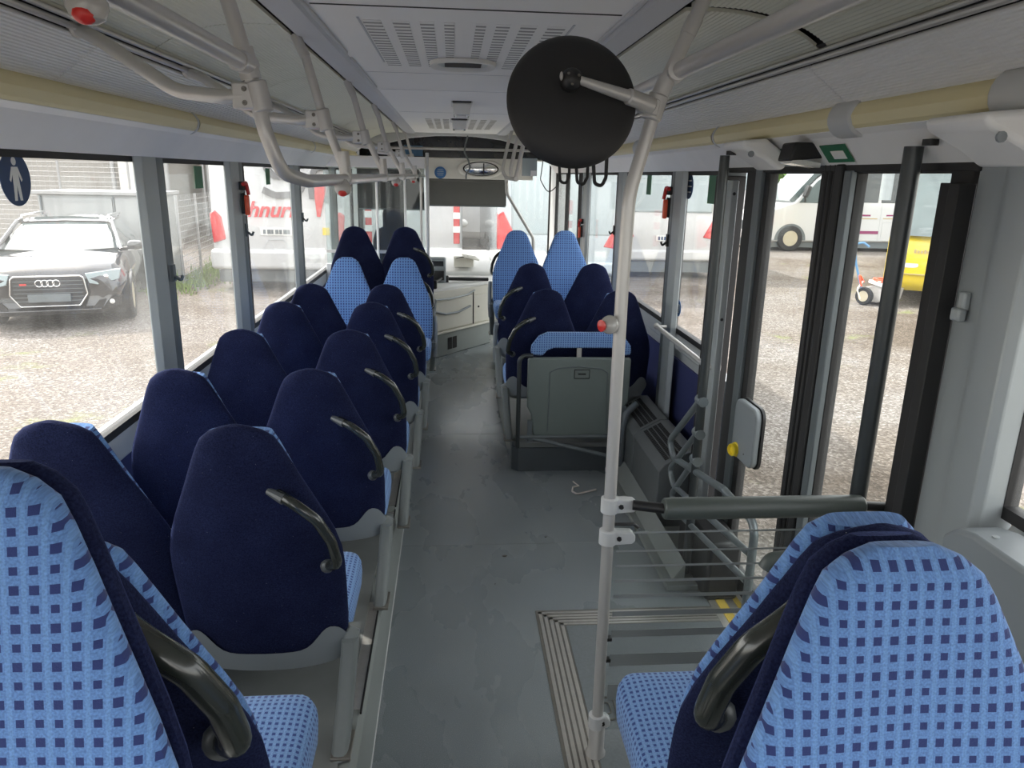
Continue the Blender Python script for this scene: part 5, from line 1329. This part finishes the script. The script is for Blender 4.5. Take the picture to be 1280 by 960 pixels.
mm = MB().obox((1.55, -.22, 1.95), (.12, .20, .36), (0, .3, 0)).tube([(1.62, .0, 1.62), (1.55, -.16, 1.66), (1.50, -.2, 1.78)], .035, .05, 8); mm.build('mirror', 'black_plastic', mb, .03)
# stripes
m = MB().prism([(2.80, 1.18), (3.95, 1.18), (3.95, 1.235), (2.80, 1.235)], 'y', -.008, 0).prism([(4.5, 1.19), (5.0, 1.21), (5.6, 1.17), (6.0, 1.20), (6.0, 1.24), (5.2, 1.25), (4.5, 1.24)], 'y', -.008, 0).prism([(2.80, .60), (4.3, .60), (4.3, .70), (2.80, .70)], 'y', -.008, 0)
m.build('purple_stripe', 'purple_stripe', mb)
MB().box(2.8, 4.2, -.008, 0, 1.09, 1.12).box(4.4, 7.8, -.008, 0, 1.10, 1.13).build('gold_stripe', 'gold_stripe', mb)
m = MB()
for x in (2.78, 4.3): m.box(x, x+.012, -.006, 0, .35, 2.5)
m.box(4.4, 6.0, -.006, 0, .98, .99).box(4.4, 4.41, -.006, 0, .45, .98).box(6.0, 6.01, -.006, 0, .45, .98); m.build('panel_gap', 'sill_grey', mb)
# wheel arch and wheels
for x in (1.25, 6.6):
    m = MB(); N = 24
    ring0 = [Vector((x+.54*math.cos(t), -.015, .36+.54*math.sin(t))) for t in [PI*k/N for k in range(N+1)]]
    m.prism([(p.x, p.z) for p in ring0], 'y', -.006, .3); m.build('wheel_arch', 'pillar_dark', mb)
    wheel(mb, x, .06, .42, .42, .24, (0, 1, 0))
MB().prism([(.02, .98), (.50, 1.10), (.34, 1.02), (.05, .90)], 'y', -.012, .1).build('headlight', 'pale_glass', mb, .01)
MB().box(-.02, 8.2, .1, 2.0, .12, .36).build('underbody', 'pillar_dark', mb)
MB().box(-.06, .12, .3, 1.8, .55, .95).build('grille', 'pillar_dark', mb, .02)

# ---- yellow coach, nose towards us
yb = empty('coach', (9.25, 12.8, GZ), 'yellow coach nose with large sloping windscreen behind the near dark door pole', 'coach', None, math.radians(-32))
bodyprism(2.5, [(.18, .30), (0.0, .45), (-.04, .95), (.05, 1.32), (.30, 1.42), (9, 1.42), (9, .30)], 'yellow_body', yb, .16)
MB().prism([(.22, 1.30), (1.05, 3.15), (9, 3.2), (9, 1.40), (.35, 1.36)], 'x', -1.22, 1.22).build('upper_body', 'white_body', yb, .12, bseg=3)
MB().loft([[Vector((x, yy, zz)) for x in [-1.2+2.4*k/12 for k in range(13)]] for yy, zz in ((0, 0), (0, 0))], cap=False, closed=False) if False else None
rows = []
for j in range(8):
    t = j/7; rows.append([Vector((-1.16+2.32*i/16, .06+.86*t + .12*abs(-1+2*i/16)**3 - .16, 1.33+1.78*t)) for i in range(17)])
rows2 = [[p+Vector((0, .05, 0)) for p in r] for r in rows]
m = MB().loft(rows, cap=False, closed=False); m.loft(rows2, cap=False, closed=False); m.build('windscreen', 'car_glass', yb)
MB().tube([(0, .0, 1.34), (0, .86, 3.1)], .03, seg=6).tube([(-.9, .08, 1.33), (-.3, .25, 1.9)], .014, seg=5).tube([(.3, .03, 1.33), (.9, .28, 1.95)], .014, seg=5).build('wiper_and_divider', 'black_plastic', yb)
for s in (-1, 1):
    h = MB().loft([[Vector((s*(.86+.17*sp(math.cos(t), .6)), .06+dy, .80+.06*sp(math.sin(t), .6))) for t in [2*PI*k/20 for k in range(20)]] for dy in (-.09, .1)]).build('headlight', 'lamp_lens', yb, .01)
    MB().tube([(s*1.0, .7, 3.0), (s*1.35, .2, 3.0), (s*1.4, .05, 2.75)], .035, .2, 8).loft([[Vector((s*1.42+.10*math.cos(t), .0+.06*math.sin(t), z)) for t in [2*PI*k/12 for k in range(12)]] for z in (1.95, 2.0, 2.75, 2.8)]).build('mirror_arm', 'pillar_grey', yb)
    wheel(yb, s*1.1, 2.2, .46, .46, .28)
MB().box(-1.2, 1.2, -.065, .02, .62, .635).build('bumper_gap', 'gold_stripe', yb)
MB().box(-.26, .26, -.075, -.0, .47, .57).build('number_plate', 'lamp_lens', yb, .004)
m = MB()
for k in range(8): m.box(-.80+k*.055, -.765+k*.055, -.052, -.03, 1.02, 1.07 if k % 3 else 1.09)
m.build('badge_lettering', 'gold_stripe', yb)

# ---- jump start trolley
jt = empty('battery_trolley', (8.12, 13.5, GZ), 'battery jump start trolley with blue handle and red cables on the gravel beyond the door', 'trolley')
MB().prism([(-.30, .12), (-.34, .34), (-.10, .42), (.32, .26), (.34, .06), (-.1, .05)], 'x', -.12, .36).xf(Matrix.Rotation(.5, 4, 'Z')).build('battery_box', 'mower_metal', jt, .02)
MB().obox((.05, -.02, .40), (.36, .30, .06), (.2, .1, .5)).build('lid', 'white_paint', jt, .01)
MB().tube([(-.25, .1, .30), (-.38, .18, .75), (-.44, .22, 1.12), (-.30, .16, 1.16), (-.20, .12, 1.08)], .022, .06, 8).build('handle', 'blue_tube', jt)
wheel(jt, -.26, -.06, .17, .17, .10, (.88, .48, 0)); wheel(jt, .30, .30, .18, .18, .10, (.88, .48, 0))
m = MB(); pts = []
for k in range(40): t = k*.42; pts.append((.06+.15*math.cos(t)*(1-.01*k), .02+.13*math.sin(t), .46+.03*math.sin(t*1.7)))
m.tube(pts, .016, seg=6); m.tube([(-.25, .05, .42), (-.40, .0, .60), (-.34, -.05, .35)], .02, .1, 6); m.build('red_cable', 'orange_red', jt)
m = MB().tube([(-.30, -.02, .45), (-.42, -.05, .30), (-.36, -.1, .12)], .015, .1, 6); m.build('hose', 'wire_white', jt)
m = MB()
for k in range(3): m.ball((.04+.09*k, -.22+.08*k, .30), .025, (1, 1, 1), 8)
m.build('terminal', 'black_plastic', jt)

# ---- trees behind the yard
def tree(x, y, h, w, leaf, label, n=900):
    t = empty('tree', (x, y, GZ), label, 'tree', 'trees behind the yard')
    m = MB().tube([(0, 0, 0), (.1, 0, h*.45), (0, .1, h*.8)], .16, .3, 8, (1, .4))
    for k in range(6):
        a = k*1.1; m.tube([(0, 0, h*(.3+.07*k)), (math.cos(a)*w*.5, math.sin(a)*w*.5, h*(.5+.07*k))], .05, seg=6)
    m.build('trunk', 'bark', t)
    m = MB()
    for k in range(n):
        u = random.random(); a = random.random()*2*PI; ph = math.acos(2*random.random()-1); r = w*(.55+.5*random.random()**.4)
        c = Vector((r*math.sin(ph)*math.cos(a), r*math.sin(ph)*math.sin(a)*.8, h*.58 + h*.42*math.cos(ph)))
        s = random.uniform(.12, .26)
        e = Euler((random.random()*6, random.random()*6, random.random()*6)).to_matrix()
        m.add([c + e @ Vector(p)*s for p in ((-1, -.4, 0), (0, -.6, .1), (1, -.2, 0), (.9, .5, .1), (0, .7, 0), (-.9, .4, .1))], [(0, 1, 2, 3, 4, 5)])
    m.build('foliage', leaf, t, smooth=False)
k = 0
for x, y, h, w, lf in ((15.9, 34, 5, 1.7, 'leaf'), (20.2, 34, 5.5, 1.8, 'leaf_light'), (24.6, 33, 5, 1.8, 'leaf'), (29.2, 33, 6, 1.9, 'leaf_light'), (34.0, 31, 5.5, 2.4, 'leaf'), (11.7, 36, 6, 2.0, 'leaf')):
    tree(x, y, h, w, lf, ['light green', 'mid green'][lf == 'leaf'] + ' broadleaf tree ' + ['behind the rear half of the minibus', 'above the minibus roof at its middle', 'between minibus and yellow coach', 'behind the yellow coach windscreen', 'at the far right edge of the tree row', 'behind the minibus cab'][k]); k += 1
# pale office block closing the view at the far right and behind the coaches
ob = empty('hall', (-2, 44, GZ), 'long pale industrial hall far behind the parked coaches', 'building')
MB().box(-16, 12, 0, 8, 0, 5.5).build('wall', 'panel_cream', ob)
MB().box(-16.3, 12.3, -.3, 8, 5.5, 5.8).build('roof', 'sill_grey', ob)
for k in range(6): MB().box(-14+k*4.3, -11.5+k*4.3, -.05, .02, 1.2, 2.8).build('window', 'bus_glass', ob)
